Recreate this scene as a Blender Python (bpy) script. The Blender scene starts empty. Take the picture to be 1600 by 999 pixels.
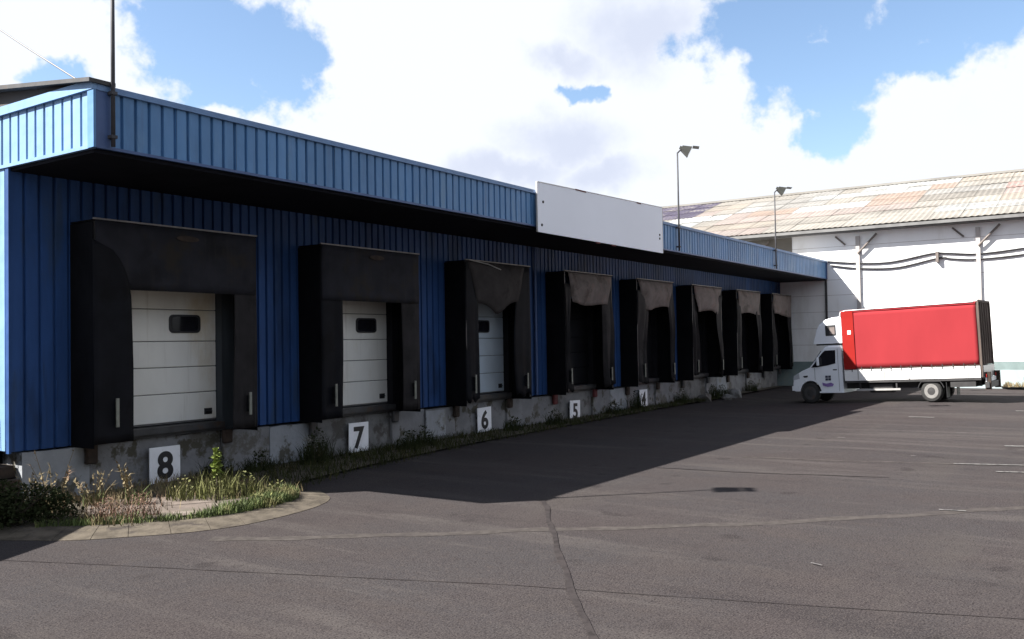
import bpy, math, random
import numpy as np
from mathutils import Vector, Matrix
random.seed(7)
rng = np.random.default_rng(7)
scene = bpy.context.scene
col = scene.collection
R_ = math.radians

# ------------------------------------------------------------------ camera
cam = bpy.data.cameras.new('camera')
cam.sensor_width = 36.0
cam.lens = 31.86
cam.clip_end = 2000.0
camo = bpy.data.objects.new('camera', cam)
col.objects.link(camo)
def _ray(u, v): return Vector(((u - 800) / 1416.0, -(v - 499.5) / 1416.0, -1.0))
ax = _ray(1750, 519).normalized()
ay = _ray(-1312, 569); ay = (ay - ax * ax.dot(ay)).normalized()
az = ax.cross(ay)
camo.matrix_world = Matrix.Translation((0, 0, 2.1)) @ Matrix((ax, ay, az)).to_4x4()
scene.camera = camo

# ------------------------------------------------------------------ light
EXPO = 1.85
SUN_EL = 44.0
SKY_STRENGTH = 0.06
scene.view_settings.view_transform = 'Standard'
scene.view_settings.look = 'None'
scene.view_settings.exposure = EXPO
scene.view_settings.gamma = 1.0
scene.view_settings.use_curve_mapping = False
sun = bpy.data.lights.new('sun', 'SUN')
sun.energy = 5.0
sun.angle = R_(0.5)
sun.color = (1.0, 0.955, 0.89)
suno = bpy.data.objects.new('sun', sun)
col.objects.link(suno)
sd = Vector((-0.71, 0.70, 0)).normalized() * math.cos(R_(SUN_EL)) + Vector((0, 0, math.sin(R_(SUN_EL))))
suno.rotation_euler = sd.to_track_quat('Z', 'Y').to_euler()
suno.location = (-10, 20, 30)

world = bpy.data.worlds.new('World')
scene.world = world
world.use_nodes = True
def build_sky():
    nt = world.node_tree
    N, L = nt.nodes, nt.links
    N.clear()
    out = N.new('ShaderNodeOutputWorld'); bg = N.new('ShaderNodeBackground')
    bg.inputs['Strength'].default_value = SKY_STRENGTH
    L.new(bg.outputs[0], out.inputs['Surface'])
    sky = N.new('ShaderNodeTexSky'); sky.sky_type = 'NISHITA'; sky.sun_disc = False
    sky.sun_elevation = R_(SUN_EL); sky.sun_rotation = math.atan2(-0.71, 0.70)
    sky.altitude = 100; sky.air_density = 1.0; sky.dust_density = 0.6; sky.ozone_density = 1.6
    tc = N.new('ShaderNodeTexCoord')
    def M(op, a, b=None, c=None):
        n = N.new('ShaderNodeMath'); n.operation = op
        for i, v in enumerate((a, b, c)):
            if v is None: continue
            if isinstance(v, (int, float)): n.inputs[i].default_value = v
            else: L.new(v, n.inputs[i])
        return n.outputs[0]
    def VM(op, a, b):
        n = N.new('ShaderNodeVectorMath'); n.operation = op
        for i, v in enumerate((a, b)):
            if v is None: continue
            if isinstance(v, tuple): n.inputs[i].default_value = v
            else: L.new(v, n.inputs[i])
        return n.outputs['Value'] if op == 'LENGTH' else n.outputs['Vector']
    def noise(scale, detail, rough, vec):
        n = N.new('ShaderNodeTexNoise'); n.inputs['Scale'].default_value = scale
        n.inputs['Detail'].default_value = detail; n.inputs['Roughness'].default_value = rough
        L.new(vec, n.inputs['Vector']); return n
    sx = N.new('ShaderNodeSeparateXYZ'); L.new(tc.outputs['Generated'], sx.inputs[0])
    azd = M('MULTIPLY', M('ARCTAN2', sx.outputs[1], sx.outputs[0]), 57.2958)
    eld = M('MULTIPLY', M('ARCSINE', sx.outputs[2]), 57.2958)
    cb = N.new('ShaderNodeCombineXYZ'); L.new(azd, cb.inputs[0]); L.new(eld, cb.inputs[1])
    n1 = noise(9.0, 5.0, 0.62, tc.outputs['Generated'])
    warp = VM('MULTIPLY', VM('SUBTRACT', n1.outputs['Color'], (.5, .5, .5)), (7.0, 6.0, 0.0))
    p = VM('ADD', cb.outputs[0], warp)
    def field(blobs):
        acc = None
        for a, e, sa, se in blobs:
            ln = VM('LENGTH', VM('MULTIPLY', VM('SUBTRACT', p, (a, e, 0.0)), (1 / sa, 1 / se, 0.0)), None)
            f = M('SUBTRACT', 1.0, ln)
            acc = f if acc is None else M('MAXIMUM', acc, f)
        return acc
    # openings of blue between the cumulus, in view and round the rest of the sky
    holes = [(52.1, 17.7, 5.2, 3.4), (54.6, 19.4, 3.0, 2.4), (48.2, 17.2, 3.2, 3.4), (50.5, 15.2, 3.4, 1.4), (61.2, 15.4, 2.0, 1.1), (29.1, 15.2, 1.35, .85),
             (15.8, 18.8, 7.4, 3.4), (5.0, 17.9, 9.5, 3.4), (14.6, 15.1, 4.4, 2.2), (14.4, 12.4, 2.4, 1.9), (10.0, 16.2, 5.0, 1.9),
             (-25, 21, 12, 5), (-75, 20, 16, 6), (-130, 22, 16, 6), (172, 20, 14, 5), (120, 22, 16, 6), (85, 19, 6, 3),
             (45, 36, 22, 7), (-20, 45, 22, 8), (-100, 48, 26, 9), (140, 50, 28, 9), (30, 66, 40, 9), (-150, 70, 40, 9)]
    h = field(holes)
    n2 = noise(22.0, 5.0, 0.6, tc.outputs['Generated'])
    d = M('ADD', M('MULTIPLY', M('SUBTRACT', n2.outputs['Fac'], 0.5), 1.7), M('MULTIPLY', h, -1.0))
    # cumulus thin out overhead, where one looks up between them
    up = N.new('ShaderNodeMapRange'); up.interpolation_type = 'SMOOTHSTEP'
    up.inputs['From Min'].default_value = 22.0; up.inputs['From Max'].default_value = 48.0; up.inputs['To Max'].default_value = 0.5
    L.new(eld, up.inputs['Value'])
    d = M('SUBTRACT', d, up.outputs[0])
    mr = N.new('ShaderNodeMapRange'); mr.interpolation_type = 'SMOOTHSTEP'
    mr.inputs['From Min'].default_value = -0.34; mr.inputs['From Max'].default_value = 0.10
    L.new(d, mr.inputs['Value'])
    shade = field([(25.4, 19.1, 5.0, 3.6), (29.9, 17.1, 3.6, 1.6), (30.4, 12.3, 4.8, 2.4), (28.2, 9.9, 4.0, 1.8), (33.7, 10.6, 6.0, 1.8), (-40, 14, 9, 3), (110, 32, 12, 4), (-140, 34, 12, 4)])
    n3 = noise(11.0, 4.0, 0.55, tc.outputs['Generated'])
    s2 = M('ADD', M('MAXIMUM', shade, -.12), M('MULTIPLY', M('SUBTRACT', n3.outputs['Fac'], 0.5), 1.0))
    ms = N.new('ShaderNodeMapRange'); ms.interpolation_type = 'SMOOTHSTEP'
    ms.inputs['From Min'].default_value = 0.0; ms.inputs['From Max'].default_value = 0.9
    L.new(s2, ms.inputs['Value'])
    cc = N.new('ShaderNodeMix'); cc.data_type = 'RGBA'
    k = 1.0 / (2 ** EXPO) / SKY_STRENGTH
    cc.inputs[6].default_value = (.985 * k, 1.03 * k, 1.12 * k, 1); cc.inputs[7].default_value = (.74 * k, .80 * k, .96 * k, 1)
    L.new(ms.outputs[0], cc.inputs[0])
    mx = N.new('ShaderNodeMix'); mx.data_type = 'RGBA'
    L.new(mr.outputs[0], mx.inputs[0]); L.new(sky.outputs[0], mx.inputs[6]); L.new(cc.outputs[2], mx.inputs[7])
    L.new(mx.outputs[2], bg.inputs['Color'])
build_sky()
world.cycles.sampling_method = 'MANUAL'
world.cycles.sample_map_resolution = 512

# ------------------------------------------------------------------ materials
def mat(name, base, rough=0.7, var=0.15, scale=3.0, detail=6.0, stain=None, stain_scale=1.2, stain_lo=0.52, stain_hi=0.68,
        bump=0.0, bump_scale=60.0, metal=0.0, spec=0.5, stretch=(1, 1, 1), speck=0.0, speck_scale=180.0, trans=0.0, objvar=0.0, dent=0.0, streak=None):
    m = bpy.data.materials.new(name); m.use_nodes = True
    nt = m.node_tree; N, L = nt.nodes, nt.links
    b = N['Principled BSDF']
    b.inputs['Roughness'].default_value = rough; b.inputs['Metallic'].default_value = metal
    b.inputs['Specular IOR Level'].default_value = spec
    geo = N.new('ShaderNodeNewGeometry')
    mp = N.new('ShaderNodeMapping'); mp.inputs['Scale'].default_value = stretch
    L.new(geo.outputs['Position'], mp.inputs[0])
    def noise(s, d=5.0, r=0.6, v=None):
        n = N.new('ShaderNodeTexNoise'); n.inputs['Scale'].default_value = s; n.inputs['Detail'].default_value = d
        n.inputs['Roughness'].default_value = r; L.new(v if v else mp.outputs[0], n.inputs['Vector']); return n.outputs['Fac']
    def mixc(fac, a, bcol):
        n = N.new('ShaderNodeMix'); n.data_type = 'RGBA'
        L.new(fac, n.inputs[0])
        for i, v in ((6, a), (7, bcol)):
            if isinstance(v, tuple): n.inputs[i].default_value = (*v, 1)
            else: L.new(v, n.inputs[i])
        return n.outputs[2]
    def ramp(v, lo, hi):
        n = N.new('ShaderNodeMapRange'); n.inputs['From Min'].default_value = lo; n.inputs['From Max'].default_value = hi
        n.interpolation_type = 'SMOOTHSTEP'; L.new(v, n.inputs['Value']); return n.outputs[0]
    lo = tuple(c * (1 - var) for c in base); hi = tuple(min(1, c * (1 + var)) for c in base)
    c = mixc(ramp(noise(scale, detail), 0.3, 0.7), lo, hi)
    if stain:
        for i, (sc_) in enumerate(stain if isinstance(stain, list) else [stain]):
            c = mixc(ramp(noise(stain_scale * (1 + .7 * i) + .13 * i, 8.0, 0.65), stain_lo, stain_hi), c, sc_)
    if speck:
        f = ramp(noise(speck_scale, 2.0, 0.5, geo.outputs['Position']), 0.35, 0.68)
        c = mixc(f, c, tuple(min(1, v * (1 + speck * 3)) for v in base))
    if streak:
        sm = N.new('ShaderNodeMapping'); sm.inputs['Scale'].default_value = (1, 1, .06); L.new(geo.outputs['Position'], sm.inputs[0])
        c = mixc(ramp(noise(7.0, 6.0, .7, sm.outputs[0]), .52, .78), c, streak)
    if objvar:
        oi = N.new('ShaderNodeObjectInfo'); mr = N.new('ShaderNodeMapRange'); L.new(oi.outputs['Random'], mr.inputs['Value'])
        mr.inputs['To Min'].default_value = 1 - objvar; mr.inputs['To Max'].default_value = 1 + objvar
        hs = N.new('ShaderNodeHueSaturation'); L.new(mr.outputs[0], hs.inputs['Value']); L.new(c, hs.inputs['Color']); c = hs.outputs[0]
    L.new(c, b.inputs['Base Color'])
    if dent:
        bn = N.new('ShaderNodeBump'); bn.inputs['Strength'].default_value = dent; bn.inputs['Distance'].default_value = .05
        L.new(noise(2.4, 2.0, .5, geo.outputs['Position']), bn.inputs['Height']); L.new(bn.outputs[0], b.inputs['Normal'])
    if bump:
        bn = N.new('ShaderNodeBump'); bn.inputs['Strength'].default_value = bump; bn.inputs['Distance'].default_value = 0.02
        L.new(noise(bump_scale, 4.0), bn.inputs['Height']); L.new(bn.outputs[0], b.inputs['Normal'])
    if trans:
        b.inputs['Transmission Weight'].default_value = trans
    return m

MT = {}
def asphalt():
    m = bpy.data.materials.new('asphalt'); m.use_nodes = True
    nt = m.node_tree; N, L = nt.nodes, nt.links; b = N['Principled BSDF']
    b.inputs['Roughness'].default_value = 0.95; b.inputs['Specular IOR Level'].default_value = 0.04
    geo = N.new('ShaderNodeNewGeometry')
    def noise(s, d, r, sc=(1, 1, 1), off=(0, 0, 0)):
        mp = N.new('ShaderNodeMapping'); mp.inputs['Scale'].default_value = sc; mp.inputs['Location'].default_value = off
        L.new(geo.outputs['Position'], mp.inputs[0])
        n = N.new('ShaderNodeTexNoise'); n.inputs['Scale'].default_value = s; n.inputs['Detail'].default_value = d
        n.inputs['Roughness'].default_value = r; L.new(mp.outputs[0], n.inputs['Vector']); return n.outputs['Fac']
    def ramp(v, lo, hi):
        n = N.new('ShaderNodeMapRange'); n.inputs['From Min'].default_value = lo; n.inputs['From Max'].default_value = hi
        n.interpolation_type = 'SMOOTHSTEP'; L.new(v, n.inputs['Value']); return n.outputs[0]
    def mixc(fac, a, c):
        n = N.new('ShaderNodeMix'); n.data_type = 'RGBA'
        if isinstance(fac, float): n.inputs[0].default_value = fac
        else: L.new(fac, n.inputs[0])
        for i, v in ((6, a), (7, c)):
            if isinstance(v, tuple): n.inputs[i].default_value = (*v, 1)
            else: L.new(v, n.inputs[i])
        return n.outputs[2]
    def mul(a, k):
        n = N.new('ShaderNodeMath'); n.operation = 'MULTIPLY'; L.new(a, n.inputs[0]); n.inputs[1].default_value = k; return n.outputs[0]
    c = mixc(ramp(noise(0.30, 5, .6), .35, .65), (0.0350, 0.0300, 0.0305), (0.0325, 0.0305, 0.0325))
    c = mixc(mul(ramp(noise(1.3, 8, .7, (1, .35, 1)), .48, .72), .6), c, (0.043, 0.036, 0.034))
    c = mixc(mul(ramp(noise(2.2, 7, .7, off=(4, 7, 0)), .52, .75), .6), c, (0.023, 0.019, 0.0205))
    c = mixc(mul(ramp(noise(0.55, 3, .5, (.4, 1.6, 1), (9, 2, 0)), .56, .7), .5), c, (0.045, 0.040, 0.038))
    c = mixc(mul(ramp(noise(1.0, 6, .65, (1.5, .16, 1), (2, 8, 0)), .50, .66), .8), c, (0.056, 0.0505, 0.049))
    c = mixc(mul(ramp(noise(1.0, 6, .65, (1.1, .22, 1), (5, 1, 0)), .54, .70), .7), c, (0.022, 0.0195, 0.021))
    c = mixc(mul(ramp(noise(9, 5, .75, off=(1, 3, 0)), .48, .72), .6), c, (0.020, 0.0170, 0.018))
    c = mixc(mul(ramp(noise(13, 5, .75, off=(7, 5, 0)), .5, .74), .7), c, (0.054, 0.046, 0.043))
    c = mixc(mul(ramp(noise(1.7, 2, .4, off=(11, 4, 0)), .66, .74), .6), c, (0.016, 0.014, 0.015))
    c = mixc(mul(ramp(noise(75, 2, .6), .48, .66), .75), c, (0.070, 0.061, 0.057))
    c = mixc(mul(ramp(noise(52, 2, .6, off=(3, 1, 0)), .50, .68), .8), c, (0.012, 0.0100, 0.0105))
    L.new(c, b.inputs['Base Color'])
    bn = N.new('ShaderNodeBump'); bn.inputs['Strength'].default_value = .35; bn.inputs['Distance'].default_value = .01
    L.new(noise(90, 3, .6), bn.inputs['Height']); L.new(bn.outputs[0], b.inputs['Normal'])
    return m
MT['asphalt'] = asphalt()
MT['tar'] = mat('tar', (.0205, .0178, .0182), .95, .3, 5, spec=.04)
MT['tar_faint'] = mat('old_tar', (.0265, .0232, .0235), .95, .25, 7, spec=.04, stain=(.034, .0295, .0295), stain_scale=6, stain_lo=.45, stain_hi=.6)
MT['worn_line'] = mat('worn_line', (.049, .0435, .041), .95, .2, 9, stain=(.038, .0335, .033), stain_scale=4, stain_lo=.48, stain_hi=.7, spec=.04)
MT['road_paint'] = mat('road_paint', (.13, .125, .12), .8, .2, 8, stain=(.034, .031, .031), stain_scale=14, stain_lo=.45, stain_hi=.62)
MT['kerb'] = mat('kerb_concrete', (.070, .060, .048), .95, .3, 5, stain=[(.036, .031, .028), (.085, .073, .056)], stain_scale=3.2, spec=.1, bump=.4, bump_scale=30)
MT['slab'] = mat('slab_concrete', (.092, .072, .060), .9, .2, 3, stain=[(.065, .056, .04), (.15, .125, .108)], stain_scale=1.7, bump=.4, bump_scale=25)
MT['soil'] = mat('soil', (.045, .036, .024), .95, .35, 6, bump=.8, bump_scale=18)
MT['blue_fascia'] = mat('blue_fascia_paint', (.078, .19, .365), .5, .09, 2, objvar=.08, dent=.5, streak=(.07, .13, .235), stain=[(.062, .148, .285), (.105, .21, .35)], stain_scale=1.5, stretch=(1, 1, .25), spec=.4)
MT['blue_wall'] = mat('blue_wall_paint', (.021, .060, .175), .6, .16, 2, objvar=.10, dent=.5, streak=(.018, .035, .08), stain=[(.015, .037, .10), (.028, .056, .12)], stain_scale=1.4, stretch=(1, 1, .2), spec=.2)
MT['blue_bleached'] = mat('sun_bleached_blue', (.16, .275, .45), .55, .06, 2, objvar=.06, dent=.4, streak=(.12, .19, .30), stain=(.14, .24, .40), stain_scale=1.5, stretch=(1, 1, .25), spec=.3)  # fascia blue made paler, sunlight on the end face painted in
MT['blue_trim'] = mat('blue_trim', (.10, .19, .35), .45, .1, 3)
MT['blue_dark'] = mat('dark_blue_flashing', (.045, .085, .2), .5, .1, 3)
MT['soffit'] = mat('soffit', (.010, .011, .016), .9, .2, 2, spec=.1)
MT['roof_grey'] = mat('fibre_roof', (.05, .045, .042), .9, .2, 2)
MT['gable'] = mat('gable_board', (.052, .045, .042), .9, .12, 2, stain=(.04, .034, .03))
MT['plinth'] = mat('plinth_concrete', (.17, .172, .18), .9, .18, 2.5, stain=[(.10, .095, .085), (.06, .055, .04)], stain_scale=1.6, stain_lo=.54, stain_hi=.62, bump=.5, bump_scale=20)
MT['plinth_pale'] = mat('pale_plinth', (.25, .265, .285), .85, .12, 2.5, stain=[(.2, .2, .19), (.08, .075, .06)], stain_scale=1.3, stain_lo=.56, stain_hi=.64, bump=.4, bump_scale=20)
MT['plinth_dark'] = mat('dark_plinth', (.14, .14, .14), .9, .25, 2.5, stain=[(.07, .065, .06)], stain_scale=2, stain_lo=.5, stain_hi=.6, bump=.5, bump_scale=20)
MT['door'] = mat('door_paint', (.76, .75, .70), .5, .05, 1.5, stain=[(.60, .52, .38)], stain_scale=.9, streak=(.55, .52, .46), stain_lo=.52, stain_hi=.75, stretch=(1, 1, .5))
MT['door_cold'] = mat('door_paint_cold', (.55, .63, .70), .5, .06, 1.5)
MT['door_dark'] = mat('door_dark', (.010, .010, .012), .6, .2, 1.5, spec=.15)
MT['door_seam'] = mat('door_seal', (.12, .12, .12), .7, .1)
MT['jamb'] = mat('jamb_steel', (.05, .058, .066), .6, .2, 3, stretch=(1, 1, .2), spec=.2)
MT['jamb_dark'] = mat('jamb_black', (.012, .012, .015), .7, .2, 3, spec=.1)  # darker copy of the jamb steel, with shade painted in
MT['glass_dark'] = mat('dark_glass', (.012, .012, .016), .12, .05)
MT['rubber'] = mat('black_tarpaulin', (.0065, .007, .0095), .7, .25, 2.5, spec=.1, stain=(.004, .004, .005), bump=.15, bump_scale=6)
MT['rubber_side'] = mat('black_side_tarpaulin', (.0045, .0047, .006), .75, .25, 2.5, spec=.08)
MT['rubber_grey'] = mat('faded_tarpaulin', (.020, .0185, .0195), .7, .25, 2.5, spec=.1, streak=(.035, .032, .032), stain=(.009, .0085, .009), bump=.15, bump_scale=6)
MT['flap'] = mat('brown_flap', (.15, .128, .122), .8, .2, 3, spec=.15, stain=[(.085, .07, .062), (.17, .125, .115)], stain_scale=2)
MT['flap_mid'] = mat('grey_flap', (.019, .0195, .025), .75, .2, 3, spec=.1, streak=(.03, .028, .028), stain=[(.012, .012, .0145), (.025, .022, .019)], stain_scale=1.2)
MT['flap_torn'] = mat('torn_flap', (.038, .034, .034), .75, .25, 3, spec=.1, stain=[(.014, .0125, .0125)], stain_scale=1.5)
MT['alu'] = mat('aluminium', (.42, .41, .40), .45, .1, 5, metal=.4)
MT['alu_dull'] = mat('dull_aluminium', (.16, .15, .15), .6, .2, 6)
MT['strip'] = mat('marker_strip', (.17, .175, .15), .6, .2, 12)
MT['rust'] = mat('rusty_steel', (.032, .021, .015), .9, .4, 8, stain=(.03, .02, .015), stain_scale=5)
MT['rust_red'] = mat('red_steel', (.10, .016, .018), .8, .35, 6, stain=(.05, .02, .015), stain_scale=5)
MT['steel_dark'] = mat('dark_steel', (.035, .035, .037), .6, .3, 5, stain=(.05, .032, .022), stain_scale=4)
MT['pole'] = mat('pole_steel', (.055, .055, .06), .6, .2, 5, spec=.2)
MT['lamp'] = mat('lamp_housing', (.05, .052, .045), .5, .2, 5)
MT['lens'] = mat('lamp_lens', (.16, .16, .15), .15, .1)
MT['signboard'] = mat('signboard', (.82, .835, .885), .6, .02, .5, spec=.2)
MT['board'] = mat('number_board', (.78, .79, .82), .5, .05, 4, stain=(.5, .49, .46), stain_scale=5, stain_lo=.58, stain_hi=.72)
MT['ink'] = mat('black_ink', (.01, .01, .013), .5, .2)
MT['white_wall'] = mat('white_wall', (.78, .79, .80), .8, .03, .8, stain=(.68, .68, .67), stain_scale=.6, stretch=(1, 1, .3))
MT['teal'] = mat('teal_band', (.15, .20, .20), .8, .12, 2, stain=(.20, .23, .21), stain_scale=1.5)
MT['pale_teal'] = mat('pale_teal_band', (.30, .36, .38), .8, .08, 2, stain=(.33, .4, .4), stain_scale=1.5)
MT['col'] = mat('grey_column', (.36, .34, .33), .7, .1, 3)
MT['strut'] = mat('brown_strut', (.13, .11, .10), .7, .15, 3)
MT['gutter'] = mat('gutter', (.13, .13, .13), .7, .15, 3)
MT['cable'] = mat('cable', (.03, .03, .033), .6, .1)
for nm, c in dict(beige=(.185, .172, .152), grey=(.18, .174, .163), tan=(.19, .167, .14), rust=(.195, .148, .12), pink=(.192, .160, .145),
                  white=(.31, .31, .30), dark=(.13, .12, .105), pale=(.235, .238, .232), slate=(.05, .042, .07), red=(.195, .13, .115)).items():
    MT['roof_' + nm] = mat('roof_sheet_' + nm, c, .85, .15, 1.5, objvar=.08, stain=[tuple(v * .72 for v in c), (.175, .163, .147), tuple(v * 1.1 for v in c)], stain_scale=.7, stretch=(1, .4, 1), stain_lo=.5, stain_hi=.68)
MT['tarp_red'] = mat('red_tarpaulin', (.245, .028, .033), .85, .04, 1.0, spec=.04, bump=.25, bump_scale=1.7, stretch=(1, 1, .35))
MT['tarp_bright'] = mat('red_front_tarpaulin', (.245, .0135, .011), .75, .05, 1.5, spec=.1)
MT['tarp_white'] = mat('white_tarpaulin', (.72, .72, .72), .5, .05)
MT['tarp_grey'] = mat('grey_rear_tarpaulin', (.10, .080, .070), .8, .25, 2, stretch=(3, 3, .3), spec=.05)
MT['white_paint'] = mat('white_vehicle_paint', (.70, .73, .78), .25, .03, 2)
MT['white_board'] = mat('white_sideboard', (.72, .72, .72), .4, .05, 3)
MT['chassis'] = mat('chassis', (.025, .024, .025), .7, .3, 4)
MT['tyre'] = mat('tyre_rubber', (.018, .018, .018), .85, .2, 8)
MT['hub'] = mat('hub_paint', (.17, .165, .16), .5, .1, 8)
MT['plastic'] = mat('black_plastic', (.02, .02, .022), .5, .15)
MT['badge'] = mat('badge', (.03, .035, .06), .5, .2, 10)
MT['violet'] = mat('violet_print', (.20, .13, .34), .5, .2, 10)
MT['red_light'] = mat('red_lamp', (.35, .02, .015), .3, .05)
MT['headlamp'] = mat('headlamp_glass', (.35, .37, .4), .1, .05)
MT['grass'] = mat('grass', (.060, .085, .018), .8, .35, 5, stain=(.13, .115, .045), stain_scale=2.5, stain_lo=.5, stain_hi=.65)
MT['yellow_grass'] = mat('yellow_green_grass', (.10, .105, .028), .85, .3, 6, stain=(.12, .095, .04), stain_scale=4)
MT['dry'] = mat('dry_grass', (.16, .125, .062), .85, .3, 6, stain=(.15, .085, .055), stain_scale=3)
MT['fresh'] = mat('fresh_leaf', (.12, .16, .022), .7, .25, 6)
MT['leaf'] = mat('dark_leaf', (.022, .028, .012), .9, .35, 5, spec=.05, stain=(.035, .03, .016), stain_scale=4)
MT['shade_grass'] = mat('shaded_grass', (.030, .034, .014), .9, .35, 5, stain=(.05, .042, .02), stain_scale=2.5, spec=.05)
MT['russet'] = mat('russet_stalk', (.12, .066, .042), .85, .3, 6)
MT['twig'] = mat('twig', (.05, .038, .025), .9, .2)
MT['wood'] = mat('weathered_wood', (.09, .075, .06), .9, .25, 6)
MT['green_steel'] = mat('green_container_paint', (.04, .09, .06), .6, .2, 3)

# ------------------------------------------------------------------ mesh helpers
class MB:
    def __init__(s): s.v = []; s.f = []
    def add(s, vs, fs):
        o = len(s.v); s.v += [tuple(p) for p in vs]; s.f += [tuple(i + o for i in f) for f in fs]; return s
    def box(s, x0, x1, y0, y1, z0, z1):
        return s.add([(x0, y0, z0), (x1, y0, z0), (x1, y1, z0), (x0, y1, z0), (x0, y0, z1), (x1, y0, z1), (x1, y1, z1), (x0, y1, z1)],
                     [(0, 3, 2, 1), (4, 5, 6, 7), (0, 1, 5, 4), (1, 2, 6, 5), (2, 3, 7, 6), (3, 0, 4, 7)])
    def cbox(s, x0, x1, y0, y1, z0, z1, c):
        # box with chamfered vertical and horizontal edges (cross-section octagon in xz, swept in y with end inset)
        o = []
        def ring(y, i):
            a, b, d, e = x0 + i, x1 - i, z0 + i, z1 - i
            k = c
            return [(a + k, y, d), (b - k, y, d), (b, y, d + k), (b, y, e - k), (b - k, y, e), (a + k, y, e), (a, y, e - k), (a, y, d + k)]
        rings = [ring(y0, c), ring(y0 + c, 0), ring(y1 - c, 0), ring(y1, c)]
        for r in rings: o += r
        f = [tuple(range(8))[::-1], tuple(range(24, 32))]
        f[0] = tuple(range(8)); f[1] = tuple(range(24, 32))[::-1]
        for j in range(3):
            for i in range(8):
                f.append((j * 8 + i, j * 8 + (i + 1) % 8, (j + 1) * 8 + (i + 1) % 8, (j + 1) * 8 + i)[::-1])
        return s.add(o, f)
    def tube(s, pts, r, n=8, cap=True):
        pts = [Vector(p) for p in pts]; rings = []
        rs = r if isinstance(r, (list, tuple)) else [r] * len(pts)
        for i, p in enumerate(pts):
            t = (pts[min(i + 1, len(pts) - 1)] - pts[max(i - 1, 0)]).normalized()
            a = Vector((0, 0, 1)) if abs(t.z) < .9 else Vector((1, 0, 0))
            u = t.cross(a).normalized(); w = t.cross(u)
            rings.append([p + (u * math.cos(2 * math.pi * k / n) + w * math.sin(2 * math.pi * k / n)) * rs[i] for k in range(n)])
        vs = [q for g in rings for q in g]; fs = []
        for j in range(len(pts) - 1):
            for k in range(n):
                fs.append((j * n + k, j * n + (k + 1) % n, (j + 1) * n + (k + 1) % n, (j + 1) * n + k))
        if cap: fs += [tuple(range(n))[::-1], tuple(range((len(pts) - 1) * n, len(pts) * n))]
        return s.add(vs, fs)
    def prism(s, prof, a0, a1, plane='yz'):
        # profile of 2-tuples extruded along the remaining axis between a0 and a1
        def P(q, a):
            return {'yz': (a, q[0], q[1]), 'xz': (q[0], a, q[1]), 'xy': (q[0], q[1], a)}[plane]
        n = len(prof)
        vs = [P(q, a0) for q in prof] + [P(q, a1) for q in prof]
        fs = [tuple(range(n)), tuple(range(n, 2 * n))[::-1]] + [(i, n + i, n + (i + 1) % n, (i + 1) % n) for i in range(n)]
        return s.add(vs, fs)
    def grid(s, fn, nu, nv, thick=None):
        vs = [fn(i / nu, j / nv) for j in range(nv + 1) for i in range(nu + 1)]
        fs = [(j * (nu + 1) + i, j * (nu + 1) + i + 1, (j + 1) * (nu + 1) + i + 1, (j + 1) * (nu + 1) + i) for j in range(nv) for i in range(nu)]
        if thick:
            n = len(vs); tv = Vector(thick)
            vs2 = [tuple(Vector(p) + tv) for p in vs]
            fs2 = [tuple(k + n for k in f[::-1]) for f in fs]
            ed = []
            bo = [j * (nu + 1) for j in range(nv + 1)]
            loop = list(range(nu + 1)) + [(j + 1) * (nu + 1) + nu for j in range(nv)] + [nv * (nu + 1) + i for i in range(nu - 1, -1, -1)] + [j * (nu + 1) for j in range(nv - 1, 0, -1)]
            for k in range(len(loop)):
                a, b = loop[k], loop[(k + 1) % len(loop)]
                ed.append((b, a, a + n, b + n))
            return s.add(vs + vs2, fs + fs2 + ed)
        return s.add(vs, fs)
    def mesh(s, name):
        me = bpy.data.meshes.new(name); me.from_pydata(s.v, [], s.f); me.update(); return me
    def build(s, name, m, parent=None, smooth=False, fix=True):
        me = s.mesh(name)
        if fix:
            import bmesh
            bm = bmesh.new(); bm.from_mesh(me); bmesh.ops.recalc_face_normals(bm, faces=bm.faces); bm.to_mesh(me); bm.free()
        if smooth:
            me.polygons.foreach_set('use_smooth', [True] * len(me.polygons))
        return link(name, me, m, parent)
def link(name, me, m, parent=None):
    if m and not me.materials: me.materials.append(MT[m])
    o = bpy.data.objects.new(name, me); col.objects.link(o)
    if parent: o.parent = parent
    return o
def tag(o, label=None, cat=None, group=None, kind=None):
    if label: o['label'] = label
    if cat: o['category'] = cat
    if group: o['group'] = group
    if kind: o['kind'] = kind
    return o
def empty(name, loc=(0, 0, 0), rz=0.0):
    o = bpy.data.objects.new(name, None); col.objects.link(o); o.location = loc; o.rotation_euler = (0, 0, rz)
    o.empty_display_size = .3
    return o
def clone(o, name, parent, loc):
    c = o.copy(); c.name = name; col.objects.link(c); c.parent = parent; c.location = loc; return c

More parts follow.
